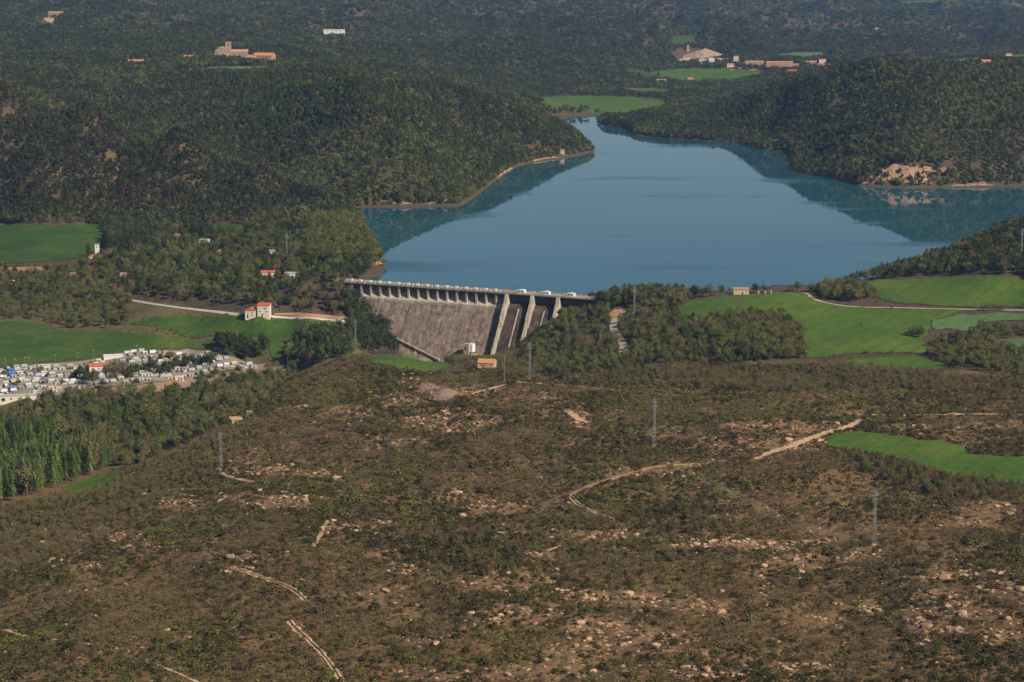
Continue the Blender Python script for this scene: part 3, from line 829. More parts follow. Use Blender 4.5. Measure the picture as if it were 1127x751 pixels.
for k in range(NB + 1):
    u = k * BW
    if k == NB: continue
    MB().prism(prof([(-2.2, 3.2), (3.9, 3.2), (3.9, -6.8), (5.4, -9.5), (-2.2, -9.5)]), u - .8, u + .8).build('pillar', M['dam_pale'], dam)
    b = MB().box(u - 1.3, u + 1.3, -4.85, -3.2, 4.5, 6.7).build('parapet_block', M['white'], dam)
    if k % 1 == 0:
        MB().box(u + BW / 2 - .6, u + BW / 2 + .6, -4.7, -3.7, 4.5, 5.7).build('parapet_block', M['white'], dam)
MB().box(-8, DL + 4, -4.7, 4.6, 3.2, 4.47).build('crest_deck', M['dam_pale'], dam)
MB().box(-8, S0, -4.62, -4.3, 4.47, 5.35).build('parapet_wall', M['dam_pale'], dam)
MB().box(-8, DL + 4, 4.1, 4.5, 4.47, 5.4).build('parapet_wall', M['dam_pale'], dam)
MB().box(-8, DL, -3.4, 3.4, 4.47, 4.52).build('crest_road', M['gravel_road'], dam)
# upstream wall under the spillway and its chute
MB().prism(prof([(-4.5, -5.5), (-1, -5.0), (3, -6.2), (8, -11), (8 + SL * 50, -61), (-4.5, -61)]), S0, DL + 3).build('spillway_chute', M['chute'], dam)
pu = [S0 + 1.5, S0 + 25.5, S0 + 49.5]
for i, u in enumerate(pu):
    MB().prism(prof([(-4.4, 3.2), (5.4, 3.2), (8.0, -3), (17.0, -16.0), (20, -23), (-4.4, -23)]), u - 1.5, u + 1.5).build('spillway_pier', M['dam_pale'], dam)
    if i < 2:
        MB().prism(prof([(14.0, -12.5), (17.5, -16.5), (17.5 + SL * 42, -58.5), (7 + SL * 46, -61), (5, -14)]), u - .9, u + .9).build('training_wall', M['dam_pale'], dam)
for u in (S0 + 13.5, S0 + 37.5):
    MB().prism(prof([(6.2, -8.8), (7.6, -9.5), (7.6 + SL * 46, -55.5), (6 + SL * 46, -59), (4, -12)]), u - .5, u + .5).build('splitter_wall', M['dam_pale'], dam)
for i in range(2):
    u0, u1 = pu[i] + 1.75, pu[i] + 22.25
    MB().prism(prof([(-1.2, -5.2), (0.2, -3.0), (0.4, 0), (-0.2, 2.4), (-1.0, 2.4), (-0.8, 0), (-1.2, -3)]), u0, u1).build('spillway_gate', M['dark_steel'], dam)
u = S0 + 51.3
MB().prism(prof([(-1.2, -5.2), (0.2, -3.0), (0.4, 0), (-0.2, 2.4), (-1.0, 2.4), (-0.8, 0), (-1.2, -3)]), u, DL + 3).build('spillway_gate', M['dark_steel'], dam)
for u in (S0 + 11, S0 + 34, S0 + 57):
    h = MB().prism([(u, 4.5), (u + 6.4, 4.5), (u + 6.4, 7.2), (u + 3.2, 7.6), (u, 7.2)], -3.2, 0.2, 'y').build('hoist_house', M['white'], dam)
    for k in range(2):
        MB().box(u + 1.0 + k * 2.6, u + 2.4 + k * 2.6, -3.26, -3.19, 5.5, 6.6).build('window', M['glass'], h)
    MB().box(u - 2.6, u - 0.8, -2.6, -0.6, 4.5, 6.4).build('motor_box', M['white'], dam)
    for q in (-4.2, -1.6):
        l = MB().bar((u + q, -3.9, 4.5), (u + q, -3.9, 12.3), .13).build('lamp_post', M['dark_steel'], dam)
        MB().bar((u + q, -3.9, 12.2), (u + q, -2.6, 12.4), .12).box(u + q - .18, u + q + .18, -2.9, -2.1, 12.2, 12.45).build('lamp_head', M['dark_steel'], l)
rail = MB()
for k in range(int((DL - S0) / 2.5)):
    u = S0 + 1 + k * 2.5
    rail.bar((u, -4.5, 4.47), (u, -4.5, 5.6), .09)
for z in (5.0, 5.55):
    rail.bar((S0, -4.5, z), (DL + 4, -4.5, z), .07)
rail.build('railing', M['dam_pale'], dam)
# outlet house at the toe of the face
ux = 138.0
oh = MB().box(ux - 2.6, ux + 2.2, -37.5, -31.0, -50, -37.0).build('outlet_house', M['dam_pale'], dam)
MB().box(ux + 2.2, ux + 5.4, -36.5, -31, -44, -37.2).build('outlet_annex', M['white'], oh)
MB().box(ux - 1.4, ux - 0.2, -37.56, -37.45, -42.5, -39.5).build('window', M['glass'], oh)
MB().box(ux + 2.2, ux + 8.2, -36.8, -33.0, -46.3, -45.7).build('outlet_platform', M['dam_pale'], oh)
wl = MB()
for a, b in [((ux - 4, -36.5, -48), (ux - 9, -42.5, -55.5))]:
    wl.bar(a, b, .9)
wl.build('toe_stair', M['dam_pale'], dam)
# abutment wall following the left toe of the face
ab = MB()
pts = []
for u in np.linspace(62, 112, 9):
    gx_, gy_ = dam_xy(u, 20)
    z_ = -26 - (u - 20) * 0.30
    n_ = 4.7 + SL * (-10 - z_) + 1.2
    pts.append((u, -n_, z_))
for a, b in zip(pts[:-1], pts[1:]):
    ab.bar(a, b, 1.1)
ab.build('abutment_kerb', M['dam_pale'], dam)

# ------------------------------------------------------------------ plant templates
class Cloud:
    def __init__(s, seed): s.r = np.random.default_rng(seed); s.v = []; s.f = []; s.m = []
    def leaf(s, p, nrm, size, mi=0, asp=1.0):
        nrm = nrm / (np.linalg.norm(nrm) + 1e-9)
        a = np.cross(nrm, [0.31, 0.17, 0.93]); a /= np.linalg.norm(a) + 1e-9
        b = np.cross(nrm, a)
        t = s.r.uniform(0, 6.283)
        a, b = a * math.cos(t) + b * math.sin(t), b * math.cos(t) - a * math.sin(t)
        k = s.r.uniform(.55, 1.25, 4) * size * .5
        i = len(s.v)
        s.v += [p + a * k[0], p + b * k[1] * asp + nrm * size * .1, p - a * k[2], p - b * k[3] * asp + nrm * size * .12]
        s.f.append((i, i + 1, i + 2, i + 3)); s.m.append(mi)
    def lobe(s, c, rad, n, size, up=0.25, jit=0.75, mi=0, lo=-0.5):
        c = np.array(c, float); rad = np.array(rad, float)
        for _ in range(n):
            while True:
                d = s.r.normal(size=3); d /= np.linalg.norm(d)
                d[2] += up * .4
                if d[2] > lo: break
            d /= np.linalg.norm(d)
            s.leaf(c + rad * d * s.r.uniform(.62, 1.06), d + s.r.normal(size=3) * jit * .42 + np.array([0, 0, .15]), size * s.r.uniform(.7, 1.3), mi)
    def tube(s, p, q, r0, r1, mi=1, n=5):
        p = np.array(p, float); q = np.array(q, float); d = (q - p) / np.linalg.norm(q - p)
        a = np.cross(d, [.3, .9, .2]); a /= np.linalg.norm(a); b = np.cross(d, a)
        i = len(s.v)
        for k in range(n):
            t = 6.2832 * k / n; w_ = a * math.cos(t) + b * math.sin(t)
            s.v += [p + w_ * r0, q + w_ * r1]
        for k in range(n):
            s.f.append((i + 2 * k, i + 2 * ((k + 1) % n), i + 2 * ((k + 1) % n) + 1, i + 2 * k + 1)); s.m.append(mi)
    def twig(s, p, q, w0, mi=0):
        p = np.array(p, float); q = np.array(q, float); d = q - p
        a = np.cross(d, s.r.normal(size=3)); a /= np.linalg.norm(a) + 1e-9
        i = len(s.v)
        s.v += [p - a * w0, p + a * w0, q]
        s.f.append((i, i + 1, i + 2)); s.m.append(mi)
    def split(s, name, crown_mat, trunk='bark'):
        """joined mesh, and its crown and trunk alone"""
        def part(nm, want, mats):
            fs = [f for f, m in zip(s.f, s.m) if m in want]
            mm = [m for m in s.m if m in want]
            used = sorted({i for f in fs for i in f}); mp = {u: k for k, u in enumerate(used)}
            return mesh_from(nm, np.array([s.v[u] for u in used]), [tuple(mp[i] for i in f) for f in fs], mats, False, None if len(mats) == 1 else mm)
        joined = part(name, (0, 1), [M[crown_mat], M[trunk]])
        return joined, part('crown', (0,), [M[crown_mat]]), part('trunk', (1,), [M[trunk]]) if 1 in s.m else None

# all plants are modelled about 1 unit tall and scaled to their height
def t_pine(seed, n, size):
    c = Cloud(seed); r = c.r
    c.tube((0, 0, -.05), (r.uniform(-.03, .03), 0, .75), .030, .014)
    k = 6
    for i in range(k):
        a = 6.283 * i / k + r.uniform(0, 1); h = r.uniform(.38, .72); q = r.uniform(.10, .20)
        c.tube((0, 0, h - .12), (math.cos(a) * q, math.sin(a) * q, h), .012, .005, 1, 3)
        c.lobe((math.cos(a) * q, math.sin(a) * q, h), (.20, .20, .15), n // (k + 1), size)
    c.lobe((0, 0, .78), (.17, .17, .21), n - (n // (k + 1)) * k, size)
    return c
def t_broad(seed, n, size, wide=1.0):
    c = Cloud(seed); r = c.r
    c.tube((0, 0, -.05), (0, 0, .5), .035, .02)
    k = 7
    for i in range(k):
        a = 6.283 * i / k + r.uniform(0, .8); h = r.uniform(.35, .72); q = r.uniform(.14, .28) * wide
        c.tube((0, 0, .22), (math.cos(a) * q, math.sin(a) * q, h), .015, .006, 1, 3)
        c.lobe((math.cos(a) * q, math.sin(a) * q, h), (.22 * wide, .22 * wide, .19), n // (k + 1), size)
    c.lobe((0, 0, .76), (.22 * wide, .22 * wide, .22), n - (n // (k + 1)) * k, size)
    return c
def t_poplar(seed, n, size, wd=.13):
    c = Cloud(seed); r = c.r
    c.tube((0, 0, -.03), (0, 0, .9), .013, .004)
    ph = r.uniform(0, 6.28)
    for i in range(n):
        h = r.uniform(.10, 1.0)
        a = r.uniform(0, 6.283)
        w_ = wd * (1 - abs((h - .42) / .62) ** 2.0) * r.uniform(.3, 1.2) * (1 + .45 * math.sin(3 * a + 14 * h + ph))
        c.leaf(np.array([math.cos(a) * w_, math.sin(a) * w_, h]), np.array([math.cos(a), math.sin(a), r.uniform(-.1, .8)]), size * r.uniform(.6, 1.4))
    for i in range(8):
        h = r.uniform(.15, .7); a = r.uniform(0, 6.283)
        c.tube((0, 0, h), (math.cos(a) * wd * .7, math.sin(a) * wd * .7, h + .2), .004, .002, 1, 3)
    return c
def t_bare(seed, n, wide=1.0, leaf=0):
    c = Cloud(seed); r = c.r
    c.tube((0, 0, -.04), (0, 0, .4), .022, .012)
    for i in range(7):
        a = r.uniform(0, 6.283); t = r.uniform(.2, .4) * wide
        c.tube((0, 0, r.uniform(.1, .35)), (math.cos(a) * t * .7, math.sin(a) * t * .7, r.uniform(.5, .8)), .012, .004, 1, 3)
    for i in range(n):
        a = r.uniform(0, 6.283); t = math.sqrt(r.uniform(0, 1)) * .36 * wide; h = r.uniform(.2, .75)
        p = np.array([math.cos(a) * t * .6, math.sin(a) * t * .6, h])
        d = np.array([math.cos(a + r.normal() * .5) * .14, math.sin(a + r.normal() * .5) * .14, r.uniform(.10, .28)])
        q = p + d
        c.twig(p, q, .011)
    for i in range(leaf):
        a = r.uniform(0, 6.283); t = math.sqrt(r.uniform(0, 1)) * .38 * wide; h = r.uniform(.3, .95)
        c.leaf(np.array([math.cos(a) * t, math.sin(a) * t, h]), r.normal(size=3), .055)
    return c
def t_shrub(seed, n, size, flat_=1.0):
    c = Cloud(seed); r = c.r
    for i in range(4):
        a = 6.283 * i / 4 + r.uniform(0, 1); q = r.uniform(.1, .3)
        c.lobe((math.cos(a) * q, math.sin(a) * q, .18 * flat_), (.34, .34, .42 * flat_), n // 5, size, lo=-.15)
    c.lobe((0, 0, .3 * flat_), (.36, .36, .5 * flat_), n - 4 * (n // 5), size, lo=-.1)
    return c
def t_rock(seed):
    r = np.random.default_rng(seed)
    bm = bmesh.new(); bmesh.ops.create_icosphere(bm, subdivisions=2, radius=.5)
    sc = np.array([1, r.uniform(.6, .9), r.uniform(.4, .65)])
    pl = [(lambda d: (d / np.linalg.norm(d), r.uniform(.26, .42)))(r.normal(size=3)) for _ in range(9)]
    for v in bm.verts:
        p = np.array(v.co)
        for d, k in pl:
            t = p @ d
            if t > k: p = p - d * (t - k)
        p = p * sc * 1.25 + r.normal(size=3) * .012
        v.co = p
    me = bpy.data.meshes.new('rock'); bm.to_mesh(me); bm.free()
    return me

TPL = {}
SRC = bpy.data.collections.new('plant_sources')     # mesh sources for the scattered plants, not part of the scene
FTPL = {}
def source(kind, me):
    o = bpy.data.objects.new('%s_%02d' % (kind, len(TPL.setdefault(kind, []))), me)
    TPL[kind].append(o)
FINE = {}
def species(kind, maker, mat, nv, coarse, fine):
    FINE[kind] = []
    for k in range(nv):
        source(kind, maker(100 + k * 7, *coarse).split(kind, mat)[0])
        if fine is not None:
            FINE[kind].append(maker(300 + k * 7, *fine).split(kind, mat))
            FTPL.setdefault(kind, []).append(bpy.data.objects.new('%s_near_%02d' % (kind, k), FINE[kind][-1][0]))
species('pine_tree', t_pine, 'pine', 4, (130, .14), (700, .066))
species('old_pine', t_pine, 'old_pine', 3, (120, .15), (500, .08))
species('broadleaf_tree', t_broad, 'oak', 4, (140, .15), (800, .064))
species('poplar_tree', t_poplar, 'poplar', 3, (130, .075), (640, .042))
species('cypress_tree', lambda s, n, z: t_poplar(s, n, z, .085), 'cypress', 2, (110, .08), (420, .045))
species('bare_tree', t_bare, 'bare', 3, (110, 1.1, 40), (240, 1.1, 90))
species('shrub_dark', lambda s, n, z: t_shrub(s, n, z, .85), 'sh_dark', 4, (46, .26), (120, .17))
species('shrub_sage', lambda s, n, z: t_shrub(s, n, z, .75), 'sh_sage', 3, (46, .22), (120, .15))
species('shrub_brown', lambda s, n, z: t_bare(s, n, 1.7, 16), 'sh_brown', 3, (80, 0), (170, 0))
species('shrub_green', lambda s, n, z: t_shrub(s, n, z, 1.15), 'sh_green', 3, (50, .22), (130, .15))
ROCKS = []
for k in range(5):
    me = t_rock(500 + k); me.materials.append(M['rock']); ROCKS.append(me); source('rock', me)

def gn_scatter(name, kinds, pts, idx, scl, rot, label, tilt=None, tpl=TPL):
    """one 'stuff' object: points carrying instances"""
    coll = bpy.data.collections.new(name + '_sources')
    for k in kinds:
        for o in tpl[k]:
            coll.objects.link(o)
    names = sorted(o.name for o in coll.objects)
    order = {n: i for i, n in enumerate(names)}
    lut = []
    for k in kinds:
        lut.append([order[o.name] for o in tpl[k]])
    me = bpy.data.meshes.new(name)
    me.vertices.add(len(pts)); me.vertices.foreach_set('co', np.asarray(pts, np.float32).ravel())
    pick = np.array([lut[k][int(v) % len(lut[k])] for k, v in zip(idx, rng.integers(0, 1000, len(pts)))], np.int32)
    a = me.attributes.new('pick', 'INT', 'POINT'); a.data.foreach_set('value', pick)
    a = me.attributes.new('scl', 'FLOAT_VECTOR', 'POINT'); a.data.foreach_set('vector', np.asarray(scl, np.float32).ravel())
    rv = np.zeros((len(pts), 3), np.float32); rv[:, 2] = rot
    if tilt is not None: rv[:, 0] = tilt[:, 0]; rv[:, 1] = tilt[:, 1]
    a = me.attributes.new('rot', 'FLOAT_VECTOR', 'POINT'); a.data.foreach_set('vector', rv.ravel())
    ng = bpy.data.node_groups.new(name, 'GeometryNodeTree')
    ng.interface.new_socket('Geometry', in_out='INPUT', socket_type='NodeSocketGeometry')
    ng.interface.new_socket('Geometry', in_out='OUTPUT', socket_type='NodeSocketGeometry')
    gi = ng.nodes.new('NodeGroupInput'); go = ng.nodes.new('NodeGroupOutput')
    ci = ng.nodes.new('GeometryNodeCollectionInfo'); ci.inputs['Collection'].default_value = coll
    ci.inputs['Separate Children'].default_value = True; ci.inputs['Reset Children'].default_value = True
    ip = ng.nodes.new('GeometryNodeInstanceOnPoints'); ip.inputs['Pick Instance'].default_value = True
    def attr(nm, t):
        n = ng.nodes.new('GeometryNodeInputNamedAttribute'); n.data_type = t; n.inputs['Name'].default_value = nm
        return [o for o in n.outputs if o.enabled][0]
    e2r = ng.nodes.new('FunctionNodeEulerToRotation')
    L = ng.links.new
    L(gi.outputs[0], ip.inputs['Points']); L(ci.outputs[0], ip.inputs['Instance'])
    L(attr('pick', 'INT'), ip.inputs['Instance Index'])
    L(attr('rot', 'FLOAT_VECTOR'), e2r.inputs[0]); L(e2r.outputs[0], ip.inputs['Rotation'])
    L(attr('scl', 'FLOAT_VECTOR'), ip.inputs['Scale'])
    L(ip.outputs[0], go.inputs[0])
    o = obj(name, me)
    md = o.modifiers.new('scatter', 'NODES'); md.node_group = ng
    tag(o, label, kind='stuff')
    return o

# ------------------------------------------------------------------ where plants may stand
def jgrid(y0, y1, sp, xs=0.30, seed=0):
    r = np.random.default_rng(seed)
    xm = xs * y1
    gx, gy = np.meshgrid(np.arange(-xm, xm, sp), np.arange(y0, y1, sp))
    gx = gx.ravel() + r.uniform(-.5, .5, gx.size) * sp; gy = gy.ravel() + r.uniform(-.5, .5, gy.size) * sp
    k = np.abs(gx) < xs * gy
    return gx[k], gy[k]

def free(x, y, z, pad=1.0, tracks=True):
    ok = ~in_poly(x, y, LAKE) & (z > -66)
    for key, p in FIELD_XY.items():
        ok &= ~(in_poly(x, y, p))
    ok &= ~in_poly(x, y, CAMP_XY)
    for p in BANK_XY: ok &= ~in_poly(x, y, p)
    if tracks:
        for p, wd in TRACK_XY:
            bx = (x > min(q[0] for q in p) - 9) & (x < max(q[0] for q in p) + 9) & (y > min(q[1] for q in p) - 9) & (y < max(q[1] for q in p) + 9)
            if bx.any():
                d = np.full(x.shape, 1e9); d[bx] = seg_dist(x[bx], y[bx], p[::2] + [p[-1]])
                ok &= d > wd * .5 + pad
    rx, ry = x - DA.x, y - DA.y
    u = rx * DU.x + ry * DU.y; n = rx * DN.x + ry * DN.y
    ok &= ~((u > -4) & (u < DL + 3) & (n > -6) & (n < 9))
    face = (u > 20) & (u < S0 + 55) & (n > 5) & (n < 8 + 0.75 * np.clip(-z - 9, 0, 60))
    ok &= ~face
    for (hx, hy, hr) in BUILT:
        ok &= (x - hx) ** 2 + (y - hy) ** 2 > hr * hr
    return ok
BUILT = []      # footprints of buildings (x, y, radius)

# ------------------------------------------------------------------ buildings
M['cream'] = simple('cream_plaster', [(0.56, 0.48, 0.38), (0.66, 0.58, 0.48)], 0.3)
M['whitewash'] = simple('whitewash', [(0.60, 0.57, 0.52), (0.70, 0.68, 0.64)], 0.3)
M['stone'] = simple('ochre_stone', [(0.20, 0.14, 0.10), (0.30, 0.215, 0.15), (0.36, 0.27, 0.19)], 0.25)
M['beige'] = simple('beige_render', [(0.44, 0.32, 0.20), (0.52, 0.40, 0.27)], 0.3)
M['tile_red'] = simple('red_tiles', [(0.36, 0.085, 0.045), (0.46, 0.13, 0.07)], 0.8)
M['tile_orange'] = simple('orange_tiles', [(0.40, 0.17, 0.08), (0.52, 0.25, 0.12)], 0.6)
M['tile_old'] = simple('old_tiles', [(0.30, 0.18, 0.11), (0.42, 0.27, 0.17)], 0.5)
M['grey_roof'] = simple('grey_roof', [(0.34, 0.33, 0.31), (0.44, 0.43, 0.41)], 0.4)
M['door'] = simple('dark_wood', [(0.05, 0.035, 0.025), (0.08, 0.06, 0.045)], 1.0)
M['blue'] = simple('blue_paint', [(0.03, 0.10, 0.36), (0.05, 0.16, 0.45)], 0.5, rough=0.6)
M['red_brick'] = simple('brick_stacks', [(0.30, 0.15, 0.10), (0.42, 0.24, 0.16)], 0.08)

GARDEN = []     # open ground in front of each house (x, y, width)
def place(px, py):
    x, y, z = hit([px], [py])
    return float(x[0]), float(y[0]), float(z[0])

def house(name, label, cat, p, w, d, h, rz=0.0, roof='gable', axis='x', wall='cream', rm='tile_red', rh=None, front=(), side=(), door=None, chimney=None, over=.4, group=None, r=None):
    """p = middle of the base; local -y looks at the camera"""
    x, y, z = p
    e = empty(name, (x, y, z), rz)
    tag(e, label, cat, group)
    rh = rh if rh is not None else (w if axis == 'y' else d) * .25
    MB().box(-w / 2, w / 2, -d / 2, d / 2, -3, h).build('wall', M[wall], e)
    mb = MB()
    if roof == 'gable':
        if axis == 'x':
            mb.prism([(-d / 2 - over, h - .1), (d / 2 + over, h - .1), (d / 2 + over, h + .15), (0, h + rh), (-d / 2 - over, h + .15)], -w / 2 - over, w / 2 + over, 'x')
        else:
            mb.prism([(-w / 2 - over, h - .1), (w / 2 + over, h - .1), (w / 2 + over, h + .15), (0, h + rh), (-w / 2 - over, h + .15)], -d / 2 - over, d / 2 + over, 'y')
    elif roof == 'hip':
        a, b = w / 2 + over, d / 2 + over; k = max(0, a - b)
        mb.add([(-a, -b, h - .05), (a, -b, h - .05), (a, b, h - .05), (-a, b, h - .05), (-a, -b, h + .12), (a, -b, h + .12), (a, b, h + .12), (-a, b, h + .12), (-k, 0, h + rh), (k + .01, 0, h + rh)],
               [(3, 2, 1, 0), (0, 1, 5, 4), (1, 2, 6, 5), (2, 3, 7, 6), (3, 0, 4, 7), (4, 5, 9, 8), (5, 6, 9), (6, 7, 8, 9), (7, 4, 8)])
    elif roof == 'shed':
        mb.prism([(-d / 2 - over, h - .1), (d / 2 + over, h + rh - .1), (d / 2 + over, h + rh + .15), (-d / 2 - over, h + .15)], -w / 2 - over, w / 2 + over, 'x')
        MB().prism([(-d / 2, h - .1), (d / 2, h - .1), (d / 2, h + rh)], -w / 2, w / 2, 'x').build('gable', M[wall], e)
    else:
        mb.box(-w / 2 - over, w / 2 + over, -d / 2 - over, d / 2 + over, h, h + .35)
    if roof == 'gable':
        if axis == 'x':
            MB().prism([(-d / 2, h - .2), (d / 2, h - .2), (0, h + rh - .2)], -w / 2 + .01, w / 2 - .01, 'x').build('gable', M[wall], e)
        else:
            MB().prism([(-w / 2, h - .2), (w / 2, h - .2), (0, h + rh - .2)], -d / 2 + .01, d / 2 - .01, 'y').build('gable', M[wall], e)
    ro = mb.build('roof', M[rm], e)
    if chimney is not None:
        MB().box(chimney - .4, chimney + .4, -.4 + d * .15, .4 + d * .15, h, h + rh + 1.0).build('chimney', M[wall], ro)
    for (u, zz, ww, hh) in front:
        MB().box(u - ww / 2, u + ww / 2, -d / 2 - .04, -d / 2 + .1, zz, zz + hh).build('window', M['glass'], e)
    for (u, zz, ww, hh) in side:
        MB().box(w / 2 - .1, w / 2 + .04, u - ww / 2, u + ww / 2, zz, zz + hh).build('window', M['glass'], e)
    if door is not None:
        MB().box(door - .6, door + .6, -d / 2 - .05, -d / 2 + .1, -1, 2.2).build('door', M['door'], e)
    BUILT.append((x, y, r or 0.62 * max(w, d) + 1.5)); GARDEN.append((x, y, w))
    return e

# pale tower house and the small house beside it
house('tower_house', 'tall cream tower house with red roof beside the concrete road', 'house', place(291, 347.5), 10.5, 8, 9.4, R(-6), 'shed', rm='tile_red', rh=1.3, front=[(1.5, 6.6, 2.2, .9), (-3.2, 6.6, .9, 1.1), (-3.2, 3.6, .9, 1.2), (2.6, 3.4, .9, 1.2)], door=-1.0)
house('small_house', 'low cream house with red gable roof against the tower house', 'house', place(276.5, 348), 9, 8, 5.6, R(-6), 'gable', 'y', rm='tile_red', rh=2.2, front=[(-2, 3.2, .9, 1.1), (1.6, 3.2, .9, 1.1), (1.6, .8, .9, 1.1)], door=-2.2)
house('farmhouse', 'small house with orange tiled gable roof below the dam', 'house', place(536, 404), 12.5, 7.5, 3.6, R(-14), 'gable', 'x', wall='beige', rm='tile_orange', rh=2.6, front=[(-3.5, 1.4, 1.0, 1.1), (0.2, 1.4, 1.0, 1.1), (3.6, 1.4, 1.0, 1.1)], side=[(0, 1.5, 1.0, 1.2)], door=-1.8)
house('stone_hut', 'ruined ochre stone hut at the edge of the scrub slope', 'hut', place(260, 466), 8, 5, 3.0, R(25), 'shed', wall='stone', rm='tile_old', rh=1.4, front=[(1.5, .8, .8, .9)], door=-1.5)
house('stone_shelter', 'tiny stone shelter with dark doorway above the ruined hut', 'hut', place(274.5, 457), 3.4, 3.2, 2.6, R(10), 'flat', wall='stone', rm='stone', door=-.3)
house('field_hut', 'beige flat-roofed hut on the bright green field by the lake', 'hut', place(815.5, 324), 13, 5, 4.6, R(-2), 'shed', wall='beige', rm='tile_old', rh=.7, front=[(-4.2, 2.2, .8, .8), (4.4, 2.2, .8, .8)], door=1.2)
cp = place(842, 323.5)
e = empty('gate_posts', cp); tag(e, 'row of three short masonry posts right of the beige hut', 'posts')
for k in (-5.5, 0.2, 5.2):
    MB().box(k - .55, k + .55, -.55, .55, -.5, 2.4).box(k - .7, k + .7, -.7, .7, 2.4, 2.65).build('post', M['beige'], e)
MB().bar((-5.5, 0, 1.6), (5.2, 0, 1.6), .07).build('rail', M['dark_steel'], e)

# houses among the pines on the left
for px, py, w, d, h, rz, wl, rm, lab, kw in [
    (103, 288, 9, 8, 5.5, 12, 'whitewash', 'tile_red', 'white house with bright red hip roof beside the dark cypress', dict(roof='hip', front=[(-2, 2.8, 1, 1.2), (2, 2.8, 1, 1.2)])),
    (107, 279, 4, 4, 9.5, 0, 'whitewash', 'grey_roof', 'slim white tower behind the red hip roof on the left', dict(roof='flat', front=[(0, 6.5, .8, 1.4)])),
    (194, 266, 7, 7, 7.5, -8, 'whitewash', 'tile_red', 'small house with red pyramid roof among the tall pines', dict(roof='hip', front=[(-1.5, 3, .9, 1.3), (1.5, 3, .9, 1.3)])),
    (225, 271, 9, 8, 7.0, -20, 'whitewash', 'grey_roof', 'bright white flat-roofed house high among the pines', dict(roof='flat', front=[(-2, 3.6, 1.2, 1.6), (2, 3.6, 1.2, 1.6)])),
    (242, 282, 8, 8, 5.0, 10, 'stone', 'tile_red', 'dull red-roofed house half hidden right of the white house', dict(roof='hip')),
    (272, 297, 9, 7, 4.6, -15, 'whitewash', 'grey_roof', 'low pale house with grey roof left of the long red roof', dict(roof='gable', front=[(1, 1.6, 1, 1.2)])),
    (296, 305, 14, 8, 4.4, 5, 'whitewash', 'tile_red', 'long red-roofed house among the pines left of the dam', dict(roof='gable', front=[(-4, 1.6, 1, 1.2), (0, 1.6, 1, 1.2), (4, 1.6, 1, 1.2)])),
    (321, 306, 12, 8, 4.6, 0, 'whitewash', 'grey_roof', 'white house with shaded porch near the left end of the dam', dict(roof='flat', front=[(-3, .6, 2, 2.2), (1, .6, 2, 2.2), (4, 1.4, 1, 1.2)])),
    (300, 283, 5, 5, 6, 0, 'beige', 'tile_old', 'narrow beige house beside the pylon in the pines', dict(roof='gable')),
    (81, 306, 6, 5, 3.6, 0, 'beige', 'tile_old', 'small beige shed by the left road', dict(roof='shed')),
    (136, 306, 6, 5, 3.4, 0, 'whitewash', 'tile_old', 'small pale shed under the left pines', dict(roof='shed'))]:
    house('house', lab, 'house', place(px, py), w, d, h, R(rz), wall=wl, rm=rm, **kw)

# hamlet on the hill
p0 = place(265, 66)
def at_hill(px, py, Y):
    x, _ = at_y(px, py, Y); return float(x), float(Y), float(ground(x, Y))
HY = p0[1]
house('church_tower', 'square stone bell tower of the hilltop hamlet', 'tower', at_hill(251.5, 60, HY + 20), 10, 10, 27, R(8), 'flat', wall='stone', rm='stone', front=[(0, 20, 2.0, 3.6), (0, 11, 1.2, 2)], side=[(0, 20, 2, 3.6)])
house('church', 'stone church nave left of the bell tower', 'church', at_hill(245, 63, HY + 14), 15, 14, 17, R(8), 'gable', 'y', wall='stone', rm='tile_old', rh=3, front=[(0, 3, 2.4, 5), (-4, 9, 1.2, 2.4)])
house('stone_house', 'low stone house between bell tower and big farmhouse', 'house', at_hill(264, 62, HY + 24), 28, 14, 11, R(4), 'gable', 'x', wall='stone', rm='tile_old', rh=4, front=[(-8, 5, 1.6, 2), (0, 5, 1.6, 2), (8, 5, 1.6, 2)])
house('stone_farmhouse', 'large stone farmhouse with pale orange roof, right end of hamlet', 'farmhouse', at_hill(291, 68, HY + 2), 34, 22, 13, R(-14), 'gable', 'x', wall='stone', rm='tile_orange', rh=4.5, front=[(-12, 3, 4.0, 4.6), (-6, 3, 4.0, 4.6), (0, 3, 4.0, 4.6), (8, 7.5, 1.6, 2), (8, 3, 1.6, 2)], side=[(-4, 6, 1.5, 2), (4, 6, 1.5, 2)], chimney=8)
house('stone_wing', 'broken stone wing in front of the large farmhouse', 'farmhouse', at_hill(277, 68, HY - 6), 16, 10, 7, R(-10), 'shed', wall='stone', rm='tile_old', rh=4, front=[(2, 2, 3, 3)])
house('round_tower', 'small stone tower behind the church', 'tower', at_hill(240, 55, HY + 60), 10, 9, 16, R(0), 'hip', wall='stone', rm='tile_old', rh=2.5, front=[(0, 10, 1.4, 2)])
house('stone_cottage', 'pale stone cottage left of the church', 'house', at_hill(232.5, 56, HY + 55), 12, 8, 6.5, R(0), 'gable', 'x', wall='cream', rm='tile_old', front=[(0, 2.5, 1.4, 1.6)])
house('stone_barn', 'low ochre barn at the left end of the hamlet', 'barn', at_hill(208, 64, HY + 10), 16, 9, 6, R(-5), 'gable', 'x', wall='stone', rm='tile_orange', front=[(3, 1, 2.4, 3)])
x_, y_, z_ = place(150, 72)
house('farm', 'lone farm with orange roof left of the hamlet', 'farmhouse', (x_, y_, z_), 26, 14, 7, R(4), 'gable', 'x', wall='stone', rm='tile_orange', rh=3, front=[(-6, 2.5, 1.6, 2), (4, 2.5, 1.6, 2)])
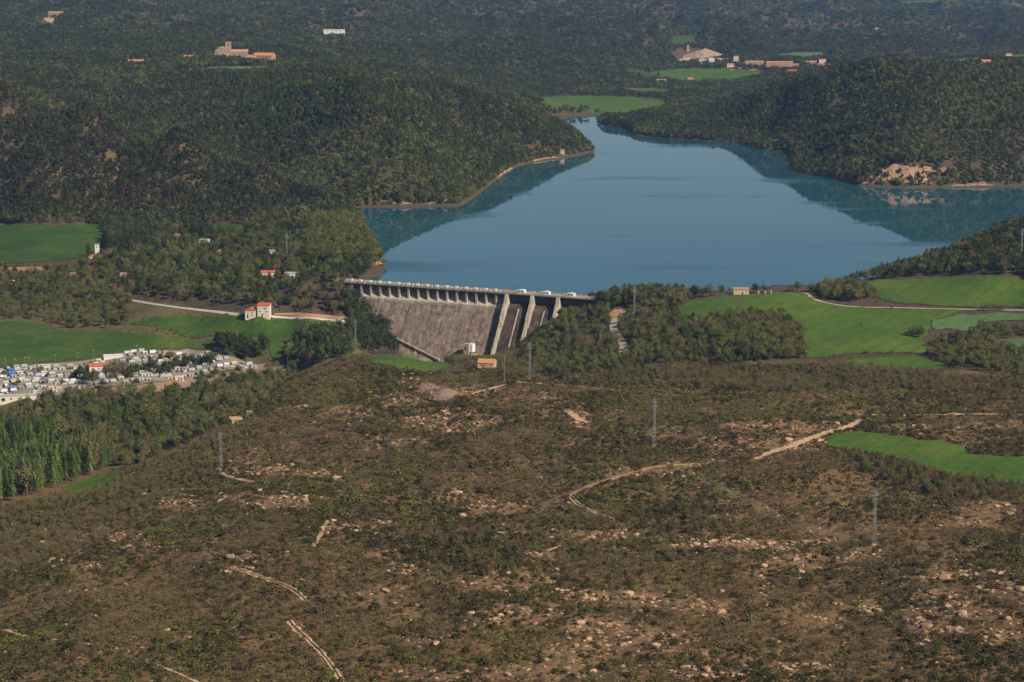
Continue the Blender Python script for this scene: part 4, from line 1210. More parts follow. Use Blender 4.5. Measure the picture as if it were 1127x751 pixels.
house('long_barn', 'long white barn on the far wooded slope near top left', 'barn', place(368, 37), 52, 14, 7.5, R(3), 'gable', 'x', wall='whitewash', rm='grey_roof', rh=2.5, front=[(-16, 3, 3, 2), (-6, 3, 3, 2), (4, 3, 3, 2), (14, 3, 3, 2)])
house('far_farm', 'pinkish far farm at the top left', 'farmhouse', place(62, 18), 38, 18, 9, R(0), 'gable', 'x', wall='stone', rm='tile_orange', rh=3)
house('far_farm', 'small pinkish building beside the far top-left farm', 'farmhouse', place(54, 24), 22, 12, 7, R(0), 'gable', 'x', wall='beige', rm='tile_old', rh=3)
house('lakeside_cabin', 'small pale cabin on the wooded lake point', 'hut', place(619, 169), 6, 5, 4.5, R(0), 'gable', 'x', wall='beige', rm='tile_old')

# brickworks and its little town far up the valley
def pile(name, lab, px, py, rad, h, mat, cat, sx=1.6):
    x, y, z = place(px, py)
    r = np.random.default_rng(int(px))
    vs = [(0, 0, h)]; n = 18; rings = 5
    for q in range(1, rings + 1):
        for k in range(n):
            a = 6.2832 * k / n; t = q / rings
            rr = rad * t * (1 + r.uniform(-.12, .12))
            vs.append((rr * math.cos(a) * sx, rr * math.sin(a), h * (1 - t) ** 1.05 - (3 if q == rings else 0) + r.uniform(-.04, .04) * h))
    fs = [(0, 1 + k, 1 + (k + 1) % n) for k in range(n)]
    for q in range(rings - 1):
        for k in range(n):
            a = 1 + q * n + k; b = 1 + q * n + (k + 1) % n
            fs.append((a, a + n, b + n, b))
    me = mesh_from(name, vs, fs, [M[mat]])
    o = tag(obj(name, me, None, (x, y, z)), lab, cat)
    BUILT.append((x, y, rad * 1.5))
    return o
M['spoil'] = simple('pink_spoil', [(0.24, 0.16, 0.12), (0.36, 0.26, 0.20)], 0.05)
M['pale_clay'] = simple('pale_clay', [(0.40, 0.30, 0.23), (0.48, 0.38, 0.30)], 0.05)
pile('spoil_heap', 'tall conical pink spoil heap of the far brickworks', 776, 63, 42, 22, 'spoil', 'spoil heap')
pile('clay_heap', 'low pale clay heap in front of the spoil heap', 757, 67, 30, 7, 'pale_clay', 'clay heap', 1.7)
pile('clay_heap', 'wide flat pink clay bench right of the spoil heap', 790, 66, 24, 5, 'spoil', 'clay heap', 2.2)
house('silo_tower', 'orange square silo tower left of the spoil heap', 'tower', place(757, 56), 7, 7, 14, 0, 'flat', wall='tile_orange', rm='tile_old')
for i, (px, py, w, d, h, wl, rm, lab) in enumerate([
    (775, 70, 22, 12, 8, 'whitewash', 'grey_roof', 'white shed below the spoil heap'), (783, 69, 12, 10, 9, 'whitewash', 'grey_roof', 'white block right of the shed below the spoil heap'), (768, 69, 10, 10, 6, 'whitewash', 'grey_roof', 'small white shed left of the shed below the spoil heap'),
    (810, 67, 12, 10, 9, 'cream', 'tile_old', 'pale house between spoil heap and brickyard'), (804, 74, 16, 8, 6, 'cream', 'tile_orange', 'pale house at the left end of the brickyard'),
    (845, 76, 8, 8, 14, 'tile_orange', 'tile_old', 'orange brick kiln tower in the brickyard'), (872, 82, 22, 12, 8, 'whitewash', 'tile_red', 'white house with red roof in front of the brickyard'),
    (830, 71, 44, 12, 6, 'red_brick', 'tile_old', 'long brick shed, left of the three in the brickyard'), (858, 72, 60, 12, 7, 'red_brick', 'tile_orange', 'longest brick shed in the middle of the brickyard'),
    (893, 71, 34, 12, 6, 'red_brick', 'tile_old', 'brick shed at the right end of the brickyard'), (905, 70, 16, 10, 8, 'cream', 'tile_orange', 'pale house right of the brickyard'),
    (1085, 72, 14, 10, 6, 'cream', 'tile_orange', 'small far house on the right green strip'), (1110, 63, 14, 10, 6, 'cream', 'tile_orange', 'far pale house at the right edge above the hill'),
    (728, 91, 20, 9, 5, 'beige', 'tile_old', 'low beige barn on the far valley fields'), (760, 90, 12, 9, 6, 'beige', 'tile_orange', 'small house on the lower edge of the far valley field'),
    (965, 34, 10, 8, 7, 'cream', 'tile_old', 'tiny far house on the wooded plain'), (975, 2, 20, 12, 7, 'whitewash', 'grey_roof', 'far white building at the top edge on the right')]):
    house('far_building', lab, 'building', place(px, py), w, d, h, R(random.uniform(-6, 6)), 'gable', 'x', wall=wl, rm=rm, rh=2.4, front=[(-w * .3, 2, 1.8, 2), (0, 2, 1.8, 2), (w * .3, 2, 1.8, 2)])
def ordinal(i, n):
    W = ['first', 'second', 'third', 'fourth', 'fifth', 'sixth', 'seventh', 'eighth', 'ninth', 'tenth']
    return W[i] + ' from left' if i < (n + 1) // 2 else W[n - 1 - i] + ' from right'
for i in range(20):
    t = i / 19
    px = 806 + 108 * t + random.uniform(-1, 1); py = 76.5 - 5 * t + random.uniform(-2.2, 2.8)
    x, y, z = place(px, py)
    w, d, h = random.uniform(10, 24), random.uniform(5, 9), random.uniform(2.2, 4.2)
    mb = MB()
    for k in range(int(w // 3.2)):
        mb.box(-w / 2 + k * 3.2, -w / 2 + k * 3.2 + 2.8, -d / 2, d / 2, -1, h * random.uniform(.75, 1.0))
    o = mb.build('brick_stack', M['red_brick'], None, (x, y, z), R(random.uniform(-8, 8)))
    tag(o, 'stacked red bricks, ' + ordinal(i, 20) + ' in the far brickyard', 'brick stack', 'brick stacks in the far brickyard')
    BUILT.append((x, y, w * .6))

# ------------------------------------------------------------------ caravan park
M['caravan'] = simple('caravan_white', [(0.42, 0.42, 0.41), (0.60, 0.60, 0.59)], 0.4, rough=0.4, rand=0.25, spec=0.4)
M['canvas'] = simple('grey_canvas', [(0.26, 0.25, 0.24), (0.40, 0.38, 0.36)], 0.6, rand=0.45)
M['canvas_tan'] = simple('tan_canvas', [(0.36, 0.29, 0.22), (0.46, 0.38, 0.29)], 0.6, rand=0.3)
M['tarp'] = simple('blue_tarp', [(0.03, 0.12, 0.42), (0.05, 0.18, 0.55)], 0.5, rough=0.5)
M['car_dark'] = simple('car_paint', [(0.03, 0.035, 0.045), (0.06, 0.065, 0.08)], 0.5, rough=0.3, rand=0.5, spec=0.5)
M['tyre'] = simple('tyre', [(0.02, 0.02, 0.02), (0.03, 0.03, 0.03)], 1.0)
def wheel(x, y, r):
    mb = MB(); n = 8
    vs = [(x + r * math.cos(6.2832 * k / n), y + s, r + r * math.sin(6.2832 * k / n)) for s in (-.12, .12) for k in range(n)]
    mb.add(vs, [tuple(range(n)), tuple(range(2 * n - 1, n - 1, -1))] + [(k, (k + 1) % n, n + (k + 1) % n, n + k) for k in range(n)])
    return mb
def proto(parts):
    return [(nm, mb.mesh(nm, M[mt])) for nm, mb, mt in parts]
CV = {}
CV['caravan'] = proto([('body', MB().prism([(-2.9, .5), (2.9, .5), (3.0, 1.4), (2.7, 2.5), (2.2, 2.75), (-2.4, 2.75), (-2.9, 2.3), (-3.1, 1.3)], -1.15, 1.15, 'y'), 'caravan'),
                       ('window', MB().box(-2.2, -.9, -1.19, -1.1, 1.3, 2.1), 'glass'), ('window', MB().box(1.0, 2.2, -1.19, -1.1, 1.3, 2.1), 'glass'), ('window', MB().box(2.86, 3.0, -.8, .8, 1.5, 2.1), 'glass'),
                       ('door', MB().box(-.35, .35, -1.18, -1.1, .6, 2.4), 'canvas'), ('wheel', wheel(0, -1.05, .33), 'tyre'), ('tow_bar', MB().bar((2.9, -.5, .55), (4.2, 0, .55), .06).bar((2.9, .5, .55), (4.2, 0, .55), .06), 'dark_steel')])
CV['motorhome'] = proto([('body', MB().prism([(-3.3, .45), (3.3, .45), (3.4, 1.1), (2.7, 1.3), (2.3, 1.9), (3.0, 2.2), (2.9, 2.9), (-3.3, 2.9)], -1.15, 1.15, 'y'), 'caravan'),
                         ('window', MB().box(-2.6, -1.4, -1.19, -1.1, 1.5, 2.2), 'glass'), ('window', MB().box(-.2, 1.0, -1.19, -1.1, 1.5, 2.2), 'glass'), ('windscreen', MB().prism([(2.75, 1.36), (2.36, 1.92), (2.42, 1.95), (2.82, 1.38)], -1.0, 1.0, 'y'), 'glass'),
                         ('wheel', wheel(-2.0, -1.05, .36), 'tyre'), ('wheel', wheel(2.2, -1.05, .36), 'tyre'), ('wheel', wheel(-2.0, 1.05, .36), 'tyre'), ('wheel', wheel(2.2, 1.05, .36), 'tyre')])
def tent(mt):
    return proto([('canvas', MB().prism([(-1.9, 0), (1.9, 0), (1.9, 1.9), (0, 2.7), (-1.9, 1.9)], -2.6, 2.6, 'x'), mt), ('opening', MB().box(-.7, .7, -1.96, -1.85, 0.05, 1.9), 'door'), ('fly', MB().prism([(-2.1, 1.86), (0, 2.78), (2.1, 1.86), (2.1, 1.93), (0, 2.86), (-2.1, 1.93)], -2.8, 2.8, 'x'), mt)])
CV['grey_awning'] = tent('canvas'); CV['tan_awning'] = tent('canvas_tan'); CV['blue_tarpaulin_tent'] = tent('tarp')
def car(mt):
    return proto([('body', MB().prism([(-2.1, .35), (2.1, .35), (2.15, .85), (1.2, 1.0), (.6, 1.5), (-1.3, 1.5), (-2.0, .95)], -.85, .85, 'y'), mt), ('window', MB().prism([(1.06, .98), (.52, 1.43), (-1.2, 1.43), (-1.75, .98)], -.87, .87, 'y'), 'glass'),
                  ('wheel', wheel(-1.3, -.78, .32), 'tyre'), ('wheel', wheel(1.3, -.78, .32), 'tyre'), ('wheel', wheel(-1.3, .78, .32), 'tyre'), ('wheel', wheel(1.3, .78, .32), 'tyre')])
CV['dark_car'] = car('car_dark'); CV['white_car'] = car('caravan')
CAT = {'caravan': 'caravan', 'motorhome': 'motorhome', 'grey_awning': 'tent', 'tan_awning': 'tent', 'blue_tarpaulin_tent': 'tent', 'dark_car': 'car', 'white_car': 'car'}
WORD = {'caravan': 'white caravan', 'motorhome': 'white motorhome', 'grey_awning': 'grey awning tent', 'tan_awning': 'tan awning tent', 'blue_tarpaulin_tent': 'blue tarpaulin tent', 'dark_car': 'dark car', 'white_car': 'white car'}
CAMPERS = []
def park(kind, x, y, rz, where, sc=1.0):
    e = empty(kind, (x, y, float(ground(x, y)) + .3), rz)
    e.scale = (sc, sc, sc)
    for nm, me in CV[kind]:
        obj(nm, me, e)
    tag(e, None, CAT[kind])
    pp = project(x, y, e.location.z); CAMPERS.append((e, WORD[kind], WORD[kind] + 's', float(pp[0]), float(pp[1]), sc))

# camp buildings first
house('camp_house', 'camp building with dull red roof among the caravans', 'house', place(108.5, 409), 15, 8, 5.0, R(12), 'gable', 'x', wall='whitewash', rm='tile_red', rh=2.2, front=[(-4, 2.6, 1, 1.2), (0, 2.6, 1, 1.2), (4, 2.6, 1, 1.2), (4, .6, 1, 1.2)])
house('long_camp_building', 'long white flat-roofed camp building at the left edge', 'building', place(14, 441), 36, 6, 4.2, R(10), 'flat', wall='cream', rm='grey_roof', front=[(-13, .3, 3, 2.4), (-7, .3, 3, 2.4), (-1, 1.4, 1.6, 1.2), (5, 1.4, 1.6, 1.2), (11, 1.4, 1.6, 1.2)])
kb = house('kiosk', 'small cream kiosk with two blue doors below the caravan park', 'kiosk', place(197.5, 419), 7, 3.4, 3.4, R(6), 'flat', wall='cream', rm='cream')
for u in (-.3, 1.9):
    MB().box(u - .7, u + .7, -1.76, -1.6, .2, 2.7).build('door', M['blue'], kb)
house('long_roof_shelter', 'long white canopy at the far edge of the caravan park', 'canopy', place(125, 394.5), 16, 4, 2.8, R(8), 'flat', wall='whitewash', rm='white')
camp_taken = [(b[0], b[1], b[2]) for b in BUILT[-4:]]
ax, ay, _ = hit([0], [409]); bx_, by_, _ = hit([205], [386])
dirx, diry = float(bx_[0] - ax[0]), float(by_[0] - ay[0]); Ld = math.hypot(dirx, diry); dirx /= Ld; diry /= Ld
ang = math.atan2(diry, dirx)
cr = random.Random(3)
for row in range(-2, 23):
    off = row * 6.4
    if row % 3 == 2: continue
    t = -150.0
    t += cr.uniform(0, 6)
    while t < 420:
        x = float(ax[0]) + dirx * t + diry * off; y = float(ay[0]) + diry * t - dirx * off
        t += cr.uniform(5.2, 7.2)
        if abs(x / y) > .29: continue
        if not bool(in_poly(np.array([x]), np.array([y]), CAMP_XY)[0]) or float(seg_dist(np.array([x]), np.array([y]), CAMP_XY, True)[0]) < 2.5: continue
        if any((x - a) ** 2 + (y - b) ** 2 < (c * .8) ** 2 for a, b, c in camp_taken): continue
        px, py = project(x, y, float(ground(x, y)))
        px = float(px); py = float(py)
        if cr.random() < .06: continue
        q = cr.random()
        kind = 'caravan' if q < .32 else 'motorhome' if q < .37 else 'grey_awning' if q < .70 else 'tan_awning' if q < .82 else 'blue_tarpaulin_tent' if q < .84 else 'dark_car' if q < .94 else 'white_car'
        if px > 205: where = 'in the right end of the caravan park behind the kiosk'
        elif px > 118: where = 'right of the red-roofed camp building'
        elif row <= 3: where = 'in the back rows beside the dark green field'
        elif py > 424: where = 'in the front rows near the long white building'
        else: where = 'in the middle rows left of the red-roofed camp building'
        park(kind, x, y, ang + cr.choice([0, 0, 0, math.pi, math.pi, math.pi / 2]) + cr.uniform(-.08, .08), where, cr.uniform(.75, .95))

# ------------------------------------------------------------------ pylons and poles
def pylon(lab, px, py, pytop, wbase=.030, cat='pylon', foot=True):
    x, y, z = place(px, py)
    dist = math.sqrt(x * x + y * y + (z - CAMZ) ** 2)
    h = (py - pytop) * dist / F / math.cos(math.atan2(CAMZ - z, y))
    e = empty('lattice_pylon', (x, y, z), R(20)); tag(e, lab, cat, 'lattice pylons of the power line')
    b0, b1 = max(.75, h * .028), .28
    lev = 11
    def c(k, s):
        t = k / lev; w_ = b0 + (b1 - b0) * t
        return Vector((s[0] * w_, s[1] * w_, h * t))
    cor = [(-1, -1), (1, -1), (1, 1), (-1, 1)]
    for s in cor:
        MB().bar(c(0, s) - Vector((0, 0, 1)), c(lev, s), .055).build('leg', M['steel'], e)
    for i in range(4):
        mb = MB()
        for k in range(lev):
            s, t = cor[i], cor[(i + 1) % 4]
            mb.bar(c(k, s), c(k + 1, t), .026).bar(c(k, t), c(k + 1, s), .026)
        mb.build('bracing', M['steel'], e)
    for zz, ww in ((h * .86, 2.0), (h * .93, 1.7), (h * .995, 1.4)):
        ca = MB().bar((-ww, 0, zz), (ww, 0, zz), .10).bar((-ww, 0, zz), (0, 0, zz + .9), .06).bar((ww, 0, zz), (0, 0, zz + .9), .06).build('cross_arm', M['steel'], e)
        for s in (-1, 1):
            MB().bar((s * ww, 0, zz), (s * ww, 0, zz - .8), .10).build('insulator', M['dark_steel'], ca)
    if foot:
        MB().box(-b0 - .4, b0 + .4, -b0 - .4, b0 + .4, -1.2, .35).build('footing', M['dam_pale'], e)
    BUILT.append((x, y, 2.6))
pylon('nearest lattice pylon, standing alone in the right scrub', 962, 600, 543)
pylon('lattice pylon in the middle of the scrub slope', 720, 491, 440)
pylon('lattice pylon right of the small orange-roofed house', 583, 418, 378)
pylon('lattice pylon on the left scrub slope above the valley', 243.5, 517, 478)
pylon('lattice pylon at the tip of the small green field by the dam', 391.5, 391, 353)
pylon('lattice pylon beside the winding gravel road', 698, 350, 316)
pylon('lattice pylon on the wooded rise at the right edge', 1124, 285, 254)
pylon('tall lattice pylon among the pines near the left end of the dam', 316, 285, 258)
def pole(lab, px, py, pytop, rad=.22, mt='steel', arm=True):
    x, y, z = place(px, py)
    h = (py - pytop) * math.hypot(y, CAMZ - z) / F * 1.02
    e = empty('utility_pole', (x, y, z)); tag(e, lab, 'pole', 'utility poles')
    mb = MB(); n = 8
    vs = [((rad * (1 - .35 * s)) * math.cos(6.2832 * k / n), (rad * (1 - .35 * s)) * math.sin(6.2832 * k / n), -1 + (h + 1) * s) for s in (0, 1) for k in range(n)]
    mb.add(vs, [tuple(range(n - 1, -1, -1)), tuple(range(n, 2 * n))] + [(k, (k + 1) % n, n + (k + 1) % n, n + k) for k in range(n)])
    mb.build('shaft', M[mt], e)
    if arm:
        MB().bar((-1.1, 0, h - .5), (1.1, 0, h - .5), .09).build('cross_arm', M['steel'], e)
        MB().box(.25, .75, -.25, .25, h - 2.0, h - 1.1).build('transformer', M['steel'], e)
pole('pale pole between the small house and the pylon', 555, 422, 392)
pole('brown wooden pole above the right caravans', 317, 408, 372, .3, 'bark', False)
pole('concrete pole beside the blue-doored kiosk', 211.5, 421, 400, .28, 'dam_pale', False)
pole('thin pole among the poplars below the caravan park', 197.5, 447, 430, .2, 'bark', False)
for i, (px, py) in enumerate([(6, 404), (17, 404), (28, 402), (32, 402), (61, 400), (86, 397), (103, 394), (151, 389), (190, 386)]):
    x, y, z = place(px, py)
    e = empty('lamp_post', (x, y, z)); tag(e, 'slender lamp post, ' + ordinal(i, 9) + ' along the back edge of the caravan park', 'lamp post', 'lamp posts along the caravan park')
    MB().bar((0, 0, -.5), (0, 0, 6.5), .09).build('shaft', M['steel'], e)
    MB().box(-.35, .35, -.2, .2, 6.5, 6.75).build('lamp_head', M['white'], e)

# ------------------------------------------------------------------ rock bluffs above the water
def bluff(lab, line, hgt, seed, lean=.35, rows=7):
    """banded rock face set into the slope; line = picture points of its foot"""
    x, y, z = hit([p[0] for p in line], [p[1] for p in line])
    w_ = densify(list(zip(x.tolist(), y.tolist())), 3.0)
    r = np.random.default_rng(seed)
    P_ = np.array(w_); T_ = np.gradient(P_, axis=0); T_ /= np.hypot(T_[:, 0], T_[:, 1])[:, None] + 1e-9
    Nn = np.column_stack([-T_[:, 1], T_[:, 0]])
    if Nn[:, 1].mean() < 0: Nn = -Nn
    prof_h = hgt * (0.25 + 1.0 * fbm(np.arange(len(P_)) / 7.0, np.zeros(len(P_)), 3, seed))
    ends = np.minimum(np.arange(len(P_)), np.arange(len(P_))[::-1]) / 4.0
    prof_h *= np.clip(ends, 0, 1)
    vs = []; fs = []
    band = r.uniform(-.7, .7, rows + 1)
    for i in range(len(P_)):
        z0 = float(ground(*P_[i])) - 1.5
        for k in range(rows + 1):
            t = k / rows
            inn = lean * prof_h[i] * t + band[k] * .9 + r.uniform(-.35, .35) + (1.6 if k == rows else 0) - 0.5
            q = P_[i] + Nn[i] * inn
            vs.append((q[0], q[1], z0 + prof_h[i] * t + r.uniform(-.15, .15)))
        q = P_[i] + Nn[i] * (lean * prof_h[i] + 9)
        vs.append((q[0], q[1], z0 + prof_h[i] - 2.0))
    m = rows + 2
    for i in range(len(P_) - 1):
        for k in range(m - 1):
            a = i * m + k
            fs.append((a, a + m, a + m + 1, a + 1))
    tag(obj('rock_bluff', mesh_from('rock_bluff', vs, fs, [M['cliff']])), lab, 'cliff')
bluff('pale banded rock bluff along the left shore, longer left part', [(390, 225), (410, 224), (440, 225), (462, 224.5)], 7, 1)
bluff('pale banded rock bluff along the left shore, right part', [(464, 224.5), (485, 223.5), (507, 223)], 10, 2)
bluff('low pale rock shore below the wooded point', [(585, 178), (600, 175), (618, 173)], 5, 3)
bluff('low ochre rock shore on the left bank', [(546, 197), (556, 190), (566, 184.5)], 4, 4)
bluff('main pink rock bluff below the right wooded hill', [(946, 204), (965, 203), (985, 203), (1005, 204), (1030, 204)], 25, 5, 1.1, 10)
bluff('upper pale rock ledge of the right bluff', [(975, 192), (995, 189), (1012, 188), (1030, 189), (1052, 192)], 12, 6, .5)
bluff('low pink rock shore right of the main bluff', [(1040, 205), (1070, 205), (1100, 205)], 6, 7)
# rubble mound on the near hill crest
def mound(lab, px, py, rx, ry, h, seed):
    x, y, z = place(px, py)
    n, rings = 26, 8; r = np.random.default_rng(seed)
    vs = [(0, 0, h)]
    for q in range(1, rings + 1):
        for k in range(n):
            a = 6.2832 * k / n; t = q / rings
            vs.append((rx * t * math.cos(a) * (1 + r.uniform(-.07, .07)), ry * t * math.sin(a) * (1 + r.uniform(-.07, .07)), h * (1 - t ** 1.5) + r.uniform(-.35, .35) - (1.5 if q == rings else 0)))
    fs = [(0, 1 + k, 1 + (k + 1) % n) for k in range(n)] + [(1 + q * n + k, 1 + (q + 1) * n + k, 1 + (q + 1) * n + (k + 1) % n, 1 + q * n + (k + 1) % n) for q in range(rings - 1) for k in range(n)]
    tag(obj('rubble_mound', mesh_from('rubble_mound', vs, fs, [M['rock_grey']]), None, (x, y, z), R(10)), lab, 'rubble mound')
    BUILT.append((x, y, max(rx, ry) * .95))
mound('large brown rubble mound above the scrub slope', 490, 436, 12, 9, 5.5, 1)
mound('smaller brown rubble mound left of the large one', 470, 427, 9, 6, 3.0, 2)

# ------------------------------------------------------------------ trees: one table of all of them
TREES = []       # x, y, z, kind, height, width factor
tr = np.random.default_rng(11)
def grow(x, y, kinds, probs, h0, h1, dens=1.0, wf=(.7, .98)):
    z = ground(x, y)
    k = free(x, y, z, 1.5)
    for gx_, gy_, gw in GARDEN:
        k &= ~((np.abs(x - gx_ * y / gy_) < gw * .55 + 2) & (y < gy_) & (y > gy_ - (20 if gy_ < 2600 else 50)))
    if dens < 1: k &= tr.uniform(size=x.shape) < dens
    x, y, z = x[k], y[k], z[k]
    kk = tr.choice(len(kinds), len(x), p=np.array(probs) / sum(probs))
    h = tr.uniform(h0, h1, len(x)) * (0.75 + 0.5 * fbm(x / 60, y / 60, 2, 88))
    wd = tr.uniform(wf[0], wf[1], len(x))
    TREES.append((x, y, z, np.array(kinds)[kk], h, wd))

def region(poly, sp, seed, lo, hi):
    """jittered points whose place in the picture lies in the outline"""
    x, y = jgrid(lo, hi, sp, .30, seed)
    px, py = project(x, y, ground(x, y))
    k = in_poly(px, py, poly)
    return x[k], y[k]

# wooded hills and plains, thinner and coarser with distance
SKIP = [[(-200, 240), (420, 236), (430, 300), (395, 312), (395, 420), (300, 445), (-200, 560)], SCRUB_PX,
        [(590, 420), (560, 380), (640, 330), (1500, 230), (1500, 430)]]
def hillwood(y0, y1, sp, seed, h0, h1, gaps=.12, wf=(.75, 1.02)):
    x, y = jgrid(y0, y1, sp, .29, seed)
    z = ground(x, y); px, py = project(x, y, z)
    k = (py > -25)
    for p in SKIP: k &= ~(in_poly(px, py, p) & (y < 2460))
    gap = fbm(x / 26, y / 26, 3, 44)
    k &= ~((gap < .35) & (tr.uniform(size=x.shape) < .6)) & (tr.uniform(size=x.shape) > gaps)
    k &= ~(in_poly(px, py, [(944, 206), (955, 192), (985, 180), (1050, 181), (1060, 200), (1050, 207)]) & (tr.uniform(size=x.shape) < .7))
    ld_ = seg_dist(x, y, LAKE, True)
    k &= ld_ > 3
    x, y = x[k], y[k]
    dec = fbm(x / 160, y / 160, 3, 66)
    a = dec > .60
    hp, _q = project(x, y, ground(x, y)); old = (y > 2470) & (y < np.interp(hp, [-300, 0, 100, 200, 290, 350, 392, 400], [2860, 2820, 2780, 2720, 2630, 2570, 2500, 2400])) & (tr.uniform(size=x.shape) < .9)  # left hill up to its crest, shade carried by darker pines
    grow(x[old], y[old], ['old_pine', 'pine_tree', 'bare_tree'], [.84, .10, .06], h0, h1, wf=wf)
    x, y, dec = x[~old], y[~old], dec[~old]; a = dec > .60
    grow(x[~a], y[~a], ['pine_tree', 'broadleaf_tree'], [.93, .07], h0, h1, wf=wf)
    grow(x[a], y[a], ['pine_tree', 'broadleaf_tree', 'bare_tree'], [.6, .28, .12], h0, h1 * .95, wf=wf)
hillwood(2380, 3700, 5.4, 1, 8.0, 12.0)
hillwood(3700, 4700, 6.6, 2, 8.5, 12.0)
hillwood(4700, 6600, 8.6, 3, 9.0, 13, .06, (1.05, 1.4))
hillwood(6600, 9800, 12.5, 4, 11, 16, .04, (1.15, 1.5))
def ld_at(a, b): return seg_dist(a, b, LAKE, True) * np.where(in_poly(a, b, LAKE), -1, 1)
# shore fringe of light green willows
for seg, n in [(LAKE[1:11], 560), (LAKE[10:19], 800), (LAKE[29:38], 450), (LAKE[37:47], 600)]:
    w_ = densify(seg, 6.0); w_ = np.array(w_)
    k = tr.integers(0, len(w_), n)
    x = w_[k, 0] + tr.normal(0, 3, n); y = w_[k, 1] + tr.uniform(-2, 12, n)
    kp = ld_at(x, y) > .8
    grow(x[kp], y[kp], ['broadleaf_tree', 'pine_tree', 'bare_tree'], [.45, .45, .1], 3.5, 8.5)
# head of the lake: low willows
x, y = region([(655, 132), (700, 130), (745, 146), (760, 152), (700, 148)], 7, 21, 3000, 4200); grow(x, y, ['broadleaf_tree', 'bare_tree'], [.6, .4], 3.5, 6.5, .8)
x, y = region([(605, 124), (730, 122), (745, 132), (715, 130), (700, 126), (620, 130)], 10, 22, 3300, 4300); grow(x, y, ['broadleaf_tree', 'poplar_tree', 'pine_tree'], [.6, .2, .2], 6, 13, .45)
# left bank above the camp
x, y = region([(-150, 234), (420, 230), (405, 246), (280, 247.5), (232, 246), (182, 247), (118, 247), (-150, 246)], 5.6, 71, 2200, 2600); grow(x, y, ['pine_tree', 'broadleaf_tree', 'bare_tree'], [.6, .25, .15], 6, 10, .9)
x, y = region([(116, 247), (184, 247), (186, 256), (116, 262)], 5.6, 72, 2200, 2600); grow(x, y, ['pine_tree', 'broadleaf_tree'], [.7, .3], 7, 12, .9)
x, y = region([(115, 248), (180, 246), (300, 252), (400, 240), (424, 285), (395, 312), (385, 346), (340, 343), (304, 341), (270, 337), (200, 332), (140, 322), (95, 300), (118, 280)], 6.4, 23, 1700, 2600)
grow(x, y, ['pine_tree', 'broadleaf_tree', 'bare_tree'], [.52, .38, .10], 8, 13, .66)
x, y = region([(-150, 294), (0, 303), (60, 303), (100, 292), (140, 322), (150, 350), (130, 362), (70, 362), (45, 352), (0, 352), (-150, 350)], 6.2, 24, 1700, 2400)
grow(x, y, ['broadleaf_tree', 'pine_tree', 'bare_tree'], [.55, .18, .27], 6, 11, .74)
x, y = region([(118, 250), (175, 247), (170, 270), (120, 285)], 8, 25, 1900, 2600); grow(x, y, ['pine_tree'], [1], 15, 20)
x, y = region([(205, 250), (225, 250), (228, 266), (206, 262)], 9, 26, 1900, 2600); grow(x, y, ['pine_tree'], [1], 16, 20)
x, y = region([(330, 240), (420, 245), (424, 288), (400, 292), (340, 290)], 7, 27, 1900, 2500); grow(x, y, ['broadleaf_tree', 'poplar_tree'], [.85, .15], 10, 16)
# pines at the left end of the dam and groves round the field
x, y = region([(388, 318), (430, 340), (478, 372), (470, 384), (440, 388), (398, 388), (380, 370), (376, 330)], 5.6, 28, 1600, 2000); grow(x, y, ['pine_tree', 'cypress_tree'], [.8, .2], 10, 15)
x, y = region([(462, 368), (482, 376), (480, 382), (464, 378)], 4, 29, 1600, 2000); grow(x, y, ['cypress_tree', 'pine_tree'], [.75, .25], 12, 15)
x, y = region([(238, 382), (262, 376), (292, 382), (296, 394), (270, 400), (240, 394)], 6.0, 30, 1550, 2000); grow(x, y, ['pine_tree'], [1], 11, 15)
x, y = region([(322, 378), (345, 368), (385, 366), (392, 390), (360, 398), (332, 404), (318, 398)], 6.0, 31, 1500, 2000); grow(x, y, ['pine_tree', 'broadleaf_tree'], [.75, .25], 10, 14)
x, y = region([(0, 440), (160, 434), (300, 414), (330, 404), (292, 440), (250, 470), (200, 492), (140, 518), (128, 506), (60, 500), (-150, 460), (-150, 445)], 6.4, 32, 1350, 1800)
grow(x, y, ['broadleaf_tree', 'bare_tree', 'pine_tree', 'poplar_tree'], [.54, .24, .14, .08], 6, 12, .9)
x, y = region([(-150, 470), (0, 478), (60, 490), (110, 500), (128, 512), (66, 536), (0, 556), (-150, 590)], 6.2, 33, 1300, 1750); grow(x, y, ['poplar_tree', 'broadleaf_tree', 'bare_tree'], [.88, .07, .05], 13, 25, .95, (.62, .95))
x, y = region([(60, 455), (250, 430), (260, 450), (130, 490), (60, 480)], 8.5, 34, 1350, 1800); grow(x, y, ['poplar_tree', 'broadleaf_tree', 'bare_tree'], [.4, .4, .2], 9, 18, .7, (.8, 1.2))
x, y = region([(130, 386), (180, 380), (215, 392), (220, 412), (180, 420), (140, 416)], 8, 35, 1500, 1900)
def camp_trees(pxs, h0, h1, kind='pine_tree'):
    for a, b in pxs:
        p = place(a, b)
        TREES.append((np.array([p[0]]), np.array([p[1]]), np.array([p[2]]), np.array([kind]), np.array([random.uniform(h0, h1)]), np.array([1.2])))
camp_trees([(92, 419), (98, 421), (103, 420), (88, 418), (96, 424), (150, 412), (158, 411), (165, 409), (172, 412), (180, 410), (186, 409), (195, 406), (203, 405), (212, 405), (219, 404), (226, 403), (190, 412), (176, 416), (184, 414), (232, 402), (169, 405), (146, 416)], 9, 13)
camp_trees([(118, 412), (124, 410), (130, 409), (137, 411), (143, 413), (134, 415), (127, 414)], 9, 12, 'bare_tree')
camp_trees([(113, 427), (150, 426), (222, 418), (236, 416), (246, 419), (263, 414), (276, 420), (290, 416)], 7, 11)
camp_trees([(96, 282), (98, 283)], 13, 15, 'cypress_tree')
